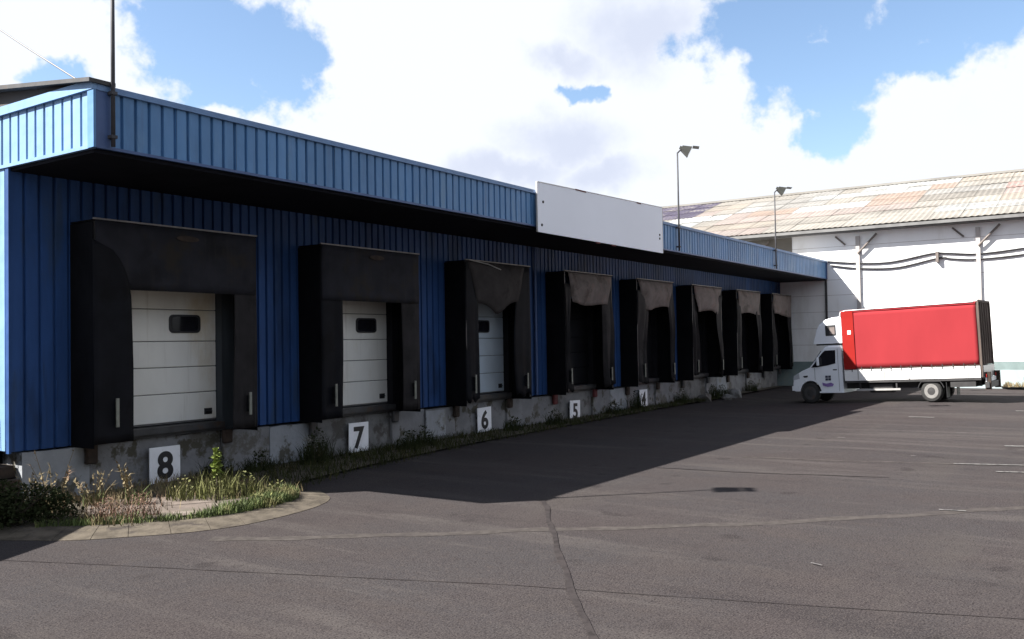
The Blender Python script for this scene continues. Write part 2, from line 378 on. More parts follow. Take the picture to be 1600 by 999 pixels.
# ------------------------------------------------------------------ ground
def gz(x, y):
    return -0.165 * math.exp(-((x - 31.6) / 4.5) ** 2 - ((y - 9.3) / 2.4) ** 2)
def ground():
    xs = np.concatenate([np.linspace(-400, -10, 14), np.arange(-8, 26, 2.0), np.arange(26, 41, .75), np.linspace(42, 500, 20)])
    ys = np.concatenate([np.linspace(-400, -10, 14), np.arange(-8, 4, 2.0), np.arange(4, 14, .6), np.linspace(15, 400, 20)])
    vs = [(x, y, gz(x, y)) for y in ys for x in xs]; n = len(xs)
    fs = [(j * n + i, j * n + i + 1, (j + 1) * n + i + 1, (j + 1) * n + i) for j in range(len(ys) - 1) for i in range(n - 1)]
    o = MB().add(vs, fs).build('asphalt_yard', 'asphalt', fix=False, smooth=True)
    tag(o, 'worn grey asphalt yard in front of the loading bays', kind='structure')
    return o
yard = ground()
def strip(name, pts, w, m, z=.004, parent=None, wob=0.0):
    vs = []; fs = []
    pts = [Vector((*p, 0)) for p in pts]; dense = []
    for a, b in zip(pts, pts[1:]):
        k = max(1, int((b - a).length / .12))
        dense += [a.lerp(b, i / k) for i in range(k)]
    dense.append(pts[-1])
    for i, p in enumerate(dense):
        t = (dense[min(i + 1, len(dense) - 1)] - dense[max(i - 1, 0)]).normalized(); nrm = Vector((-t.y, t.x, 0))
        ww = w * (1 + wob * math.sin(i * .9 + p.x * 3) * .6 + random.uniform(-.25, .25) * wob); off = nrm * w * wob * (math.sin(i * .53 + p.y) + .4 * random.uniform(-1, 1)) * .6
        for sgn in (1, -1):
            q = p + off + nrm * sgn * ww / 2; vs.append((q.x, q.y, gz(q.x, q.y) + z))
    for i in range(len(dense) - 1): fs.append((2 * i, 2 * i + 1, 2 * i + 3, 2 * i + 2))
    o = MB().add(vs, fs).build(name, m, parent)
    if not parent: tag(o, kind='structure')
    return o
strip('tar_seam', [(4.2, 10.6), (4.97, 8.68), (5.79, 6.4), (6.52, 4.42), (7.11, 2.37), (7.65, .64), (8.4, -2.2)], .015, 'tar_faint', .004, wob=.5)  # thin tar seam
strip('tar_seam', [(10.2, 6.41), (9.6, 5.95), (9.05, 5.59), (7.85, 4.75), (6.77, 3.99), (6.11, 3.49), (5.63, 3.14), (4.4, 2.2)], .06, 'tar_faint', .008, wob=.3)  # wider tar seam
strip('worn_line', [(6.4, 8.3), (6.91, 7.54), (7.67, 6.54), (8.39, 5.67), (9.85, 3.75), (10.9, 2.6), (11.82, 1.72), (13.4, .2)], .19, 'worn_line', .003, wob=.25)
strip('tar_seam', [(36.0, 12.0), (35.9, 6.0), (36.2, 2.0), (36.6, -6)], .10, 'tar', .004, wob=.3)  # pair of thin dark strips across the far yard
strip('tar_seam', [(34.9, 3.2), (34.9, 1.0), (35.2, -6)], .10, 'tar', .004, wob=.3)
strip('tar_seam', [(13.67, 6.35), (13.8, 5.1), (13.95, 4.2), (14.3, 2.9)], .05, 'tar', .004, wob=.4)  # short tar seam
strip('worn_line', [(15.6, 5.6), (15.8, 4.2), (16.2, 2.5), (16.5, 1.3), (17.2, -1)], .11, 'worn_line', .004, wob=.4)
for a, b, w in [((25.07, 4.57), (25.11, 3.97), .14), ((19.18, 1.84), (19.4, 1.2), .14), ((16.23, 2.3), (16.56, 1.15), .07), ((15.55, 1.62), (15.75, 1.0), .08),
                ((11.89, 1.86), (11.94, 1.57), .05), ((28.0, 2.4), (28.1, 1.9), .16)]:
    strip('painted_dash', [a, b], w, 'road_paint', .012, wob=.2)
for _ in range(5):       # loose pale scraps of worn paint and grit patches
    x = random.uniform(5, 22); y = random.uniform(.5, 6.2) if x < 10 else random.uniform(-.5, 6)
    l = random.uniform(.05, .22)
    a = random.uniform(1.2, 2.0)
    strip('paint_scrap', [(x, y), (x + l * math.cos(a), y + l * math.sin(a))], random.uniform(.012, .03), 'road_paint', .016, wob=.5)

# ------------------------------------------------------------------ kerbed island by the corner
def catmull(pts, n=6):
    out = []
    for i in range(len(pts) - 1):
        p0, p1, p2, p3 = [Vector(pts[max(0, min(len(pts) - 1, k))]) for k in (i - 1, i, i + 1, i + 2)]
        for j in range(n):
            t = j / n
            out.append(.5 * ((2 * p1) + (p2 - p0) * t + (2 * p0 - 5 * p1 + 4 * p2 - p3) * t * t + (3 * p1 - p0 - 3 * p2 + p3) * t ** 3))
    out.append(Vector(pts[-1])); return out
kerb_out = catmull([(2.2, 14.4), (4.2, 12.0), (5.19, 10.33), (5.58, 9.62), (6.01, 9.21), (6.54, 8.8), (7.13, 8.60), (7.87, 8.62), (8.48, 8.76), (8.95, 9.05), (9.3, 9.6)])
kerb_in = catmull([(2.6, 14.6), (4.6, 12.2), (5.6, 10.6), (6.0, 10.05), (6.33, 9.68), (6.85, 9.3), (7.4, 9.12), (7.95, 9.1), (8.35, 9.18), (8.65, 9.4), (8.8, 9.8)])
nk = len(kerb_out)
kerb = empty('kerb', (7, 9, 0)); tag(kerb, 'curved pale concrete kerb round the weedy corner island', 'kerb', kind='structure')
step = 4
for i in range(0, nk - 1, step):
    j = min(i + step, nk - 1)
    a = [kerb_out[k] for k in range(i, j + 1)]; b = [kerb_in[k] for k in range(i, j + 1)]
    def sh(p, q, t): return p.lerp(q, t)
    gap = .003
    prof = [(0.0, -.02), (0.0, .006), (.25, .022), (.8, .045), (1.0, .05), (1.0, -.02)]
    vs = []; fs = []
    for k in range(len(a)):
        for t, z in prof:
            q = a[k].lerp(b[k], t)
            d = Vector((0, 0))
            if k == 0: d = (a[1] - a[0]).normalized() * gap
            if k == len(a) - 1: d = (a[-2] - a[-1]).normalized() * gap
            vs.append((q.x + d.x - 7, q.y + d.y - 9, z))
    m = len(prof)
    for k in range(len(a) - 1):
        for t in range(m): fs.append((k * m + t, k * m + (t + 1) % m, (k + 1) * m + (t + 1) % m, (k + 1) * m + t))
    fs += [tuple(range(m)), tuple(range((len(a) - 1) * m, len(a) * m))[::-1]]
    MB().add(vs, fs).build('kerb_stone', 'kerb', kerb)
def flat(name, poly, z, m, label):
    o = MB().add([(p[0], p[1], z) for p in poly], [tuple(range(len(poly)))]).build(name, m, fix=False)
    if o.data.polygons[0].normal.z < 0: o.data.flip_normals()
    tag(o, label, kind='structure'); return o
isl = [tuple(p) for p in kerb_in] + [(9.6, 10.4), (11.5, 10.75), (14.5, 11.1), (19, 11.35), (25, 11.6), (33, 11.8), (38.5, 11.9), (38.5, 12.29), (6.3, 12.29), (6.2, 14.6)]
flat('earth_strip', isl, .035, 'soil', 'bare dark earth strip along the loading bay wall')
slab = empty('concrete_slab', (7.6, 10, 0)); tag(slab, 'cracked pinkish concrete slab inside the kerbed island', 'slab', kind='structure')
for poly in ([(6.25, 10.0), (6.85, 9.55), (7.2, 10.3), (6.55, 10.95)], [(6.88, 9.53), (7.45, 9.36), (7.75, 9.95), (7.23, 10.28)],
             [(7.48, 9.35), (8.1, 9.34), (8.45, 9.75), (7.78, 9.94)], [(6.57, 10.98), (7.22, 10.33), (7.6, 10.95), (7.0, 11.5)], [(7.25, 10.31), (7.77, 9.97), (8.2, 10.5), (7.63, 10.93)]):
    n = len(poly)
    MB().prism([(p[0] - 7.6, p[1] - 10) for p in poly], .02, .06 + random.uniform(-.004, .006), 'xy').build('slab_piece', 'slab', slab)

# ------------------------------------------------------------------ loading bay building
WX0, WX1, WY, FY = 6.3, 39.46, 12.3, 10.3
FZ0, FZ1 = 4.56, 5.33
bld = empty('loading_bay_building', (WX0, WY, 0))
tag(bld, 'long blue corrugated loading bay building with overhanging canopy and eight dock doors', 'building')
B0 = Vector((WX0, WY, 0))
def bb(mb, name, m, parent=bld, **k):
    o = B0 if parent is bld else Vector((0, 0, 0))
    mb.v = [(x - o.x, y - o.y, z - o.z) for x, y, z in mb.v]
    return mb.build(name, m, parent, **k)
def sheet_prof(w, period, groove, depth):
    n = max(1, round(w / period)); p = w / n; pts = []
    for i in range(n):
        x = i * p
        pts += [(x, 0), (x + p - groove, 0), (x + p - groove * .75, depth), (x + p - groove * .2, depth)]
    pts.append((w, 0)); return pts
def sheet_mesh(w, h, period=.19, groove=.05, depth=.04):
    pr = sheet_prof(w, period, groove, depth)
    mb = MB()
    vs = [(x, d, 0) for x, d in pr] + [(x, d, h) for x, d in pr]; n = len(pr)
    mb.add(vs, [(i, i + 1, n + i + 1, n + i) for i in range(n - 1)])
    return mb.mesh('cladding_sheet')
# front fascia: sheets of folded steel
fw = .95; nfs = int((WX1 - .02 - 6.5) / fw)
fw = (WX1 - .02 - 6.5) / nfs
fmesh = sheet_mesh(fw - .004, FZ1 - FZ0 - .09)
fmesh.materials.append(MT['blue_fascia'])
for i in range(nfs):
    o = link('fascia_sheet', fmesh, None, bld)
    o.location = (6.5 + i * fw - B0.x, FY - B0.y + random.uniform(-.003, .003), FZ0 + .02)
# end fascia and end wall
ew = 1.05
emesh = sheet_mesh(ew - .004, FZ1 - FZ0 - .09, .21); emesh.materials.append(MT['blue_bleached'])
for i in range(14):
    o = link('end_fascia_sheet', emesh, None, bld); o.rotation_euler = (0, 0, -math.pi / 2)
    o.location = (WX0 - B0.x, FY + .12 + (i + 1) * ew - .5 - B0.y + .42, FZ0 + .02)
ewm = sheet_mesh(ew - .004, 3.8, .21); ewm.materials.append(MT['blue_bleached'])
for i in range(12):
    o = link('end_wall_sheet', ewm, None, bld); o.rotation_euler = (0, 0, -math.pi / 2)
    o.location = (WX0 - B0.x, WY + .06 + (i + 1) * ew - B0.y, .75)
bb(MB().box(WX0 - .012, WX0 + .02, WY - .012, WY + .07, .72, FZ0 + .02), 'corner_flashing', 'blue_wall')
# trims
bb(MB().box(6.32, WX1, FY - .035, FY + .14, FZ1 - .075, FZ1 + .0), 'fascia_coping', 'blue_trim')
bb(MB().box(6.32, WX1, FY - .022, FY + .03, FZ0 - .012, FZ0 + .024), 'fascia_bottom_trim', 'blue_dark')
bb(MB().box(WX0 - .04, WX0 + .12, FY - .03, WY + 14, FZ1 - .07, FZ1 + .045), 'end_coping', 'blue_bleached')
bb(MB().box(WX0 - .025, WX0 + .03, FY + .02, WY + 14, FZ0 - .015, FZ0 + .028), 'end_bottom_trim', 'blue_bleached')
bb(MB().box(WX0 - .02, 6.5, FY - .024, FY + .10, FZ0 - .005, FZ1 - .072), 'corner_flashing', 'blue_dark')
bb(MB().box(WX0 - .03, WX0 + .003, FY - .034, FY + .095, FZ0 - .01, FZ1 - .071), 'corner_flashing', 'blue_fascia')
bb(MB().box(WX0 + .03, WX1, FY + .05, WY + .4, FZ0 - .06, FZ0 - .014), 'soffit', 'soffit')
# low pitched roof with brownish gable board and dark verge
bb(MB().prism([(FY + .16, FZ1 + .02), (WY + 14, FZ1 + 1.9), (WY + 14, 4.62), (FY + .16, 4.62)], WX0 + .05, WX1 - .02), 'roof_body', 'roof_grey')
bb(MB().prism([(FY + .06, FZ1 + .015), (WY + 13.9, FZ1 + 1.9), (WY + 13.9, FZ1 - .3), (FY + .2, FZ1 - .1)], WX0 + .035, WX0 + .052), 'gable_board', 'gable')
bb(MB().prism([(FY - .06, FZ1 + .05), (WY + 14, FZ1 + 2.02), (WY + 14, FZ1 + 1.94), (FY - .06, FZ1 + .0)], WX0 - .1, WX0 + .25), 'roof_verge', 'steel_dark')
# back and core walls so the building is closed
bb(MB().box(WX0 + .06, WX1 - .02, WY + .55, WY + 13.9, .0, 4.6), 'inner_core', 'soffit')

SHX = [7.15, 11.43, 15.70, 19.92, 24.08, 28.22, 32.40, 36.52]
SHW = [2.85, 2.72, 2.6, 2.62, 2.62, 2.7, 2.7, 2.6]
# wall cladding sheets
wall_cache = {}
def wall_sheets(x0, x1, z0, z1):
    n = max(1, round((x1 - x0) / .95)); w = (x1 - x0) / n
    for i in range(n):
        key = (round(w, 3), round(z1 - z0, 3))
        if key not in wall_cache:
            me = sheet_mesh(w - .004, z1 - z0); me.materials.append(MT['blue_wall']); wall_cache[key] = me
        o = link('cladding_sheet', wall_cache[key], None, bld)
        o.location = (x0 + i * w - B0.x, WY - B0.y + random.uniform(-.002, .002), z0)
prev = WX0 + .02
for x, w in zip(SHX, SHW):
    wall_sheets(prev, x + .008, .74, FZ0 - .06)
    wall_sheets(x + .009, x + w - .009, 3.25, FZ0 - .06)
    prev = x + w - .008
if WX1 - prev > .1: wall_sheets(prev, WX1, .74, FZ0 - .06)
# plinth
def chunk(x0, x1, y0, z0, z1, m, name='plinth_block'):
    mb = MB(); nx = max(2, int((x1 - x0) / .3))
    def fn(u, v):
        e = .0 if 0 < u < 1 else .0
        zz = z0 + (z1 - z0) * v
        dz = random.uniform(-.02, .0) if v == 1 else 0
        return (x0 + (x1 - x0) * u, y0 + random.uniform(-.006, .006), zz + dz)
    mb.grid(fn, nx, 3, (0, .5, 0))
    return bb(mb, name, m)
for k, (x, w) in enumerate(zip(SHX, SHW)):
    chunk(x + .28, x + w - .28, WY + .02, -.3, .735, 'plinth' if k % 2 == 0 else 'plinth_dark')
    nx = SHX[k + 1] if k < 7 else WX1
    pier_m = ['plinth_pale', 'plinth', 'plinth', 'plinth_pale', 'plinth', 'plinth_pale', 'plinth', 'plinth'][k]
    mid = (x + w - .26 + nx + .26) / 2 if k < 7 else WX1
    if k < 7:
        chunk(x + w - .26, mid - .01, WY - .03, -.3, .72, 'plinth')
        chunk(mid + .01, nx + .26, WY - .02 - .02 * (k % 2), -.3, .70, pier_m)
chunk(WX0 + .15, SHX[0] + .26, WY - .03, -.3, .72, 'plinth_pale')
bb(MB().box(14.92, 15.58, WY - .075, WY - .052, .10, .66), 'patch_panel', 'plinth_pale')
# doors
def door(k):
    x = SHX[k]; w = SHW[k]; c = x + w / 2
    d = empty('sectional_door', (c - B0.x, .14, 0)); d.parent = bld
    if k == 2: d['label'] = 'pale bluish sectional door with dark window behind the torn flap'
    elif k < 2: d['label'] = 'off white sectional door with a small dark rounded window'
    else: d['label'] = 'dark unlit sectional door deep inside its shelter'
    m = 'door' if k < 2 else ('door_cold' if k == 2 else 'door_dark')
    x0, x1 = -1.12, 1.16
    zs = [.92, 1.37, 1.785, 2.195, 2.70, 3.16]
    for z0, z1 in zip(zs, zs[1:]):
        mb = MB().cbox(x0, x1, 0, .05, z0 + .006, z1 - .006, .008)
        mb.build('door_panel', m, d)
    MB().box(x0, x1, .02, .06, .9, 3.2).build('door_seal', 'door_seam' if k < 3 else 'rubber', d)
    wx = {0: .56, 1: .55, 2: .28}.get(k, .3)
    if k < 3:
        hw, hh, r = .29, .145, .07; pr = []
        for qx, qz, a0 in ((1, 1, 0), (-1, 1, 90), (-1, -1, 180), (1, -1, 270)):
            for s in range(5):
                a = R_(a0 + s * 22.5); pr.append((wx + qx * (hw - r) + r * math.cos(a), 2.475 + qz * (hh - r) + r * math.sin(a)))
        MB().prism(pr, -.018, .01, 'xz').build('door_window', 'plastic', d)
        MB().prism([(wx + (a - wx) * .84, 2.475 + (b - 2.475) * .78) for a, b in pr], -.022, -.012, 'xz').build('window_pane', 'glass_dark', d)
        mb = MB().tube([(.96, -.005, 1.05), (.96, -.04, 1.05), (1.04, -.04, 1.05), (1.04, -.005, 1.05)], .012, 6); mb.build('door_handle', 'plastic', d)
        MB().box(.92, 1.07, -.008, .002, 1.0, 1.1).build('handle_plate', 'plastic', d)
    # jambs, header, sill and dock lip of this bay
    for s in (-1, 1):
        a, b = (-w / 2 + .009, x0 - .01) if s < 0 else (x1 + .01, w / 2 - .009)
        bb(MB().box(c + a, c + b, WY + .002, WY + .5, .74, 3.249), 'door_jamb', 'jamb' if k == 0 else 'jamb_dark')
    bb(MB().box(c + x0 - .009, c + x1 + .009, WY + .03, WY + .5, 3.165, 3.30), 'door_header', 'jamb_dark')
    bb(MB().box(c - 1.12, c + 1.12, WY - .12, WY + .2, .79, .885), 'dock_lip', 'steel_dark')
    bb(MB().box(c - 1.2, c + 1.2, WY - .05, WY + .4, .738, .785), 'dock_sill', 'steel_dark')
    for s, xx in ((-1, x + .12), (1, x + w - .36)):
        mm = 'rust_red' if k == 3  else ('rust' if (k + s) % 2 else 'steel_dark')
        bb(MB().cbox(xx + .04, xx + .22, WY - .13, WY - .045, .46 if s < 0 else .52, .74, .02), 'dock_bumper', mm)
for k in range(8): door(k)
# drain pipe on wall near bay 5 and post at the far end of the canopy
bb(MB().tube([(19.35, WY - .05, .75), (19.35, WY - .05, FZ0 - .07)], .035, 8), 'conduit', 'blue_dark')
bb(MB().box(WX1 - .11, WX1 - .03, FY - .02, FY + .06, 2.3, FZ0 - .015), 'hanging_post', 'steel_dark')
bb(MB().box(WX1 - .10, WX1 - .02, FY - .04, FY + .02, FZ0 - .02, FZ1 - .08), 'end_trim', 'blue_dark')

# ------------------------------------------------------------------ dock shelters
def cloth(x0, x1, z0, z1, y, nu, nv, amp, seed, taper=0.0, curve=None, thick=.014, bulge=0.0, low=None):
    r = random.Random(seed); ph = [r.uniform(0, 6.28) for _ in range(6)]
    def fn(u, v):
        zt = z1; zb = z0 if low is None else z0 + (low(u))
        z = zt + (zb - zt) * v
        a = x0 + taper * v; b = x1 - taper * v
        if curve:
            a, b = curve(v, a, b)
        x = a + (b - a) * u
        dy = amp * v * (math.sin(u * 9 + ph[0] + v * 2) + .6 * math.sin(u * 17 + ph[1])) + amp * .5 * math.sin(v * 7 + ph[2]) + bulge * math.sin(math.pi * v) * math.sin(math.pi * u)
        return (x, y + dy, z)
    return MB().grid(fn, nu, nv, (0, thick, 0))
names = ['8', '7', '6', '5', '4', '3', '2', '1']
shl = ['dock shelter over number 8, nearest, black with curved side curtain', 'dock shelter over number 7, black with straight side curtains',
       'dock shelter over number 6 with torn sagging top flap', 'dock shelter over number 5 with pale brown top flap and no number 4 near it',
       'dock shelter over number 4 with greyish brown top flap', 'third dock shelter from the white warehouse wall, ragged dark side curtains',
       'second dock shelter from the white warehouse wall with torn side curtain', 'farthest dock shelter, right against the white warehouse wall']
shl[3] = 'dock shelter above the red bumpers with pale brown tapering top flap'
YF = 11.72
for k in range(8):
    x, w = SHX[k], SHW[k]
    s = empty('dock_shelter', (x, WY, 0)); tag(s, shl[k], 'dock shelter', 'dock shelters along the loading bay')
    dep = WY - YF
    top = 3.87; bot = .78
    # side panels (pleated fabric on wall side), seen from the left
    for sx in (0, w):
        r = random.Random(k * 7 + int(sx > 0)); ph = r.uniform(0, 6)
        def fn(u, v, sx=sx, ph=ph):
            return (sx + (.015 * math.sin(v * 11 + ph) * math.sin(math.pi * u)) + (-.0 if sx == 0 else 0), -dep + .02 + (dep - .022) * u, .725 + (top - .725 - .01) * v)
        MB().grid(fn, 5, 14, (.012 if sx == 0 else -.012, 0, 0)).build('side_panel', 'rubber_side', s, smooth=False)
    MB().box(-.01, w + .01, -dep + .01, -.03, top, top + .02).build('roof_panel', 'rubber_side', s)
    # aluminium frame at the front
    MB().box(.0, w, -dep - .012, -dep + .018, top + .021, top + .045).build('frame_rail', 'alu_dull', s)
    for sx in (.02, w - .05):
        MB().box(sx, sx + .03, -dep + .02, -dep + .05, bot, top - .002).build('frame_post', 'steel_dark', s)
    lw = [.56, .52, .45, .34, .62, .5, .45, .4][k]; rw = [.47, .55, .6, .5, .36, .4, .45, .4][k]
    m_l = ['rubber', 'rubber', 'rubber', 'rubber_grey', 'rubber_grey', 'rubber_grey', 'rubber_grey', 'rubber_grey'][k]
    m_r = ['rubber_grey', 'rubber_grey', 'rubber', 'rubber_grey', 'rubber_grey', 'rubber_grey', 'rubber_grey', 'rubber_grey'][k]
    # top curtain
    hang = [.94, .97, 1.0, .80, .82, .85, .85, .85][k]
    if k < 2:
        cloth(.03, w - .03, top - hang, top + .015, -dep - .004, 14, 8, .008, k, thick=.012).build('top_curtain', 'flap_mid', s, smooth=True)
    elif k == 2:
        cloth(.10, w - .25, top - hang - .1, top + .0, -dep - .01, 16, 10, .02, k, taper=.34, bulge=-.10, low=lambda u: .22 * abs(u - .45) * 2 + .05 * math.sin(u * 9)).build('top_curtain', 'flap_torn', s, smooth=True)
        MB().tube([(.1, -dep - .03, top + .03), (.8, -dep - .05, top - .03), (1.3, -dep - .04, top - .12)], .012, 6).build('bent_rail', 'alu', s)
    else:
        cloth(.18 if k == 3 else .1, w - .08, top - hang, top + .0, -dep - .01, 14, 10, .03, k, taper=[0, 0, 0, .2, .36, .32, .14, .08][k], bulge=-.10, low=lambda u, k=k: .05 * math.sin(u * 5 + k) + .06 * (u - .5) * (-1) ** k).build('top_curtain', 'flap', s, smooth=True)
    # side curtains hanging in front
    if k == 0:
        def crv(v, a, b):      # upper inner corner swept away in a curve
            t = min(1, v / .30); return a, a + (b - a) * (.0 + 1.0 * math.sqrt(max(0, 1 - (1 - t) ** 2)) * .93 + .07 * min(1, v * 1.6))
        cloth(-.02, lw + .02, bot, top - .26, -dep - .028, 8, 22, .006, 40, curve=crv).build('side_curtain', m_l, s, smooth=True)
    else:
        wob = random.Random(k + 90)
        a1, a2 = wob.uniform(.06, .14), wob.uniform(0, 6)
        def crv(v, a, b, a1=a1, a2=a2, k=k):
            return a, b + (a1 * math.sin(v * 4 + a2) if k >= 3 else .02 * math.sin(v * 3))
        cloth(.01, lw, bot + (.1 if k > 4 else 0), top - .012 if k < 3 else top - .3, -dep + .008, 9, 20, .012 if k < 3 else .055, k + 50, curve=crv, thick=.01, low=(lambda u, k=k: .10 * math.sin(u * 6 + k) ** 2 * (k > 1))).build('side_curtain', m_l, s, smooth=True)
    wob = random.Random(k + 190); a2 = wob.uniform(0, 6)
    def crv2(v, a, b, a2=a2, k=k): return a + ((.13 if k >= 2 else .015) * math.sin(v * 4 + a2)), b
    cloth(w - rw, w - .01, bot, top - .012 if k < 3 else top - .25, -dep + .008, 9, 20, .012 if k < 3 else .055, k + 150, curve=crv2, thick=.01, low=(lambda u, k=k: .12 * math.sin(u * 5 + k * 2) ** 2 * (k > 1))).build('side_curtain', m_r, s, smooth=True)
    # marker strips low on both curtains
    for sx, z0, z1 in ((lw * .55, 1.0, 1.40), (w - rw * .45, 1.0, 1.36)):
        MB().box(sx - .022, sx + .022, -dep - .075, -dep - .055, z0, z1).build('marker_strip', 'strip', s)
        MB().box(sx - .012, sx + .012, -dep - .056, -dep + .03, z0 + .05, z1 - .05).build('strip_backing', 'rubber', s)
    if k in (0, 1, 3):
        cx = w * .53
        MB().prism([(cx + .2 * math.cos(a), top - .13 + .045 * math.sin(a)) for a in [i * math.pi / 8 for i in range(16)]], -dep - .03, -dep - .026, 'xz').build('faded_label', 'rust', s)['label'] = 'faded reddish maker label'

# ------------------------------------------------------------------ number boards
def digit_mesh(ch):
    cu = bpy.data.curves.new('digit', 'FONT'); cu.body = ch; cu.size = .56; cu.align_x = 'CENTER'; cu.extrude = .003; cu.offset = .017
    o = bpy.data.objects.new('tmp', cu); col.objects.link(o)
    dg = bpy.context.evaluated_depsgraph_get()
    me = bpy.data.meshes.new_from_object(o.evaluated_get(dg)); bpy.data.objects.remove(o); return me
for ch, xc, zt, lab in (('8', 8.615, .58, 'white number board reading 8 on the nearest plinth'), ('7', 12.88, .595, 'white number board reading 7 below the second bay'),
                     ('6', 17.05, .60, 'white number board reading 6 below the torn flap'), ('5', 21.22, .5, 'white number board reading 5 beside the red bumper'),
                     ('4', 25.45, .57, 'white number board reading 4, farthest legible number')):
    n = empty('number_board', (xc, WY - .07, zt - .56)); tag(n, lab, 'number board', 'dock number boards')
    tilt = {'8': .0, '7': .01, '6': -.02, '5': .03, '4': .01}[ch]
    n.rotation_euler = (0, tilt, 0)
    MB().cbox(-.27, .27, 0, .02, 0, .56, .004).build('board', 'board', n)
    me = digit_mesh(ch); me.materials.append(MT['ink'])
    o = link('digit', me, None, n); o.rotation_euler = (math.pi / 2, 0, 0); o.location = (0, -.004, .085)
    bb_ = [Vector(b) for b in o.bound_box]; cxm = (bb_[0].x + bb_[6].x) / 2; o.location.x = -cxm
    for px in (-.2, .2):
        MB().box(px - .02, px + .02, .02, .115, .3, .36).build('bracket', 'steel_dark', n)

# ------------------------------------------------------------------ signboard
sg = empty('signboard', (19.43, FY - .1, 4.43)); tag(sg, 'large blank white signboard fixed over the blue fascia', 'signboard')
hw = 3.17
MB().prism([(-hw, 0), (hw, 0), (hw, 1.23), (-hw, 1.06)], 0, .03, 'xz').build('sign_panel', 'signboard', sg)
MB().prism([(-hw, 1.061), (hw, 1.231), (hw, 1.25), (-hw, 1.08)], -.006, .036, 'xz').build('top_edge', 'alu', sg)
MB().box(-hw - .012, -hw - .001, -.004, .034, 0, 1.06).build('side_edge', 'alu', sg)
MB().box(hw + .001, hw + .012, -.004, .034, 0, 1.23).build('side_edge', 'alu', sg)
for xx in np.linspace(-hw + .3, hw - .3, 5):
    MB().box(xx - .03, xx + .03, .031, .095, .06, 1.08).build('batten', 'steel_dark', sg)
for xx, zz in ((-hw + .16, .16), (-hw + .22, .66), (hw - .2, .38), (hw - .2, .48)):
    MB().tube([(xx, -.012, zz), (xx, .0, zz)], .03, 8).build('bolt', 'rust', sg)
for xx, zz, l in ((-1.55, 1.13, .5), (1.6, 1.20, .25)):
    MB().box(xx, xx + l, -.01, -.006, zz - .03, zz).build('torn_print', 'rust_red', sg)
for xx in (-.6, .2):
    MB().box(xx, xx + .2, -.01, .02, -.035, -.001).build('tail_clip', 'rust_red', sg)

# ------------------------------------------------------------------ floodlight poles
def flood(x, lab, ztop=7.36):
    p = empty('floodlight_pole', (x, FY - .08, FZ0)); tag(p, lab, 'floodlight', 'floodlight poles on the canopy')
    h = ztop - FZ0
    MB().tube([(0, 0, .02), (0, 0, 1.2), (0, 0, h)], [.027, .026, .022], 10).build('pole', 'pole', p, smooth=True)
    for z in (.12, .66):
        MB().box(-.04, .04, -.034, .075, z, z + .04).build('clamp', 'pole', p)
    MB().tube([(0, 0, h - .02), (.05, -.06, h + .06), (.12, -.14, h + .08)], .022, 8).build('arm', 'pole', p)
    hd = empty('lamp_head', (.14, -.17, h + .08)); hd.parent = p; hd.rotation_euler = (R_(-28), 0, R_(18))
    MB().prism([(-.10, -.06), (.14, -.15), (.14, .13), (-.10, .05)], -.17, .17).build('housing', 'lamp', hd)
    MB().box(-.18, .18, .1405, .150, -.155, .135).build('rim', 'lamp', hd)
    MB().box(-.15, .15, .1505, .155, -.125, .105).build('lens', 'lens', hd)
    MB().prism([(.16, .15), (.33, .21), (.33, .222), (.16, .162)], -.175, .175).build('visor', 'lamp', hd)
    MB().box(-.05, .05, -.16, -.1, -.04, .04).build('junction_box', 'lamp', hd)
    hd.rotation_euler = (R_(-28), 0, R_(180 + 25))
    return p
flood(6.50, 'floodlight pole at the near corner, running out of the top of the picture', 7.36)
flood(23.75, 'floodlight pole standing just right of the blank signboard')
flood(32.4, 'farthest floodlight pole, near the white warehouse')

# ------------------------------------------------------------------ wire over the roof
mast = empty('roof_mast', (6.9, 17.6, 6.4)); tag(mast, 'thin steel mast on the roof out of view to the left', 'mast')
MB().tube([(0, 0, -.3), (0, 0, 3.0)], .04, 8).build('pole', 'pole', mast)
MB().box(-.1, .1, -.1, .1, -.32, -.1).build('foot', 'steel_dark', mast)
wp = []
for i in range(17):
    t = i / 16; a = Vector((6.5, 10.95, 5.52)); b = Vector((6.9, 17.6, 9.25)); q = a.lerp(b, t); q.z -= .10 * math.sin(math.pi * t); wp.append(q)
tag(MB().tube(wp, .011, 6).build('stay_wire', 'cable'), 'thin wire slanting up to the left from the near roof corner', 'wire')

# ------------------------------------------------------------------ white warehouse at the back
XW = 39.5
wh = empty('white_warehouse', (XW, 0, 0)); tag(wh, 'white warehouse with patched corrugated roof across the end of the yard', 'warehouse')
def wb(mb, name, m, parent=wh, **k):
    mb.v = [(x - XW, y, z) for x, y, z in mb.v]; return mb.build(name, m, parent, **k)
YL, YR = 23.0, -26.0
wb(MB().box(XW, XW + .3, YR, YL, 1.045, 6.62), 'wall', 'white_wall')
wb(MB().box(XW - .012, XW + .3, YR, YL, .72, 1.044), 'teal_band', 'teal')
wb(MB().box(XW - .018, XW + .3, YR, 9.5, -.2, .719), 'pale_base_band', 'pale_teal')
wb(MB().box(XW - .016, XW + .3, 9.501, YL, -.2, .719), 'teal_base_band', 'teal')
wb(MB().box(XW + .4, XW + 20, YR + .05, YL - .05, 0, 6.6), 'inner_core', 'soffit')
ys_cols = [18.0, 13.5, 9.0, 4.5, 0.0, -4.5, -9.0, -13.5, -18, -22.5]
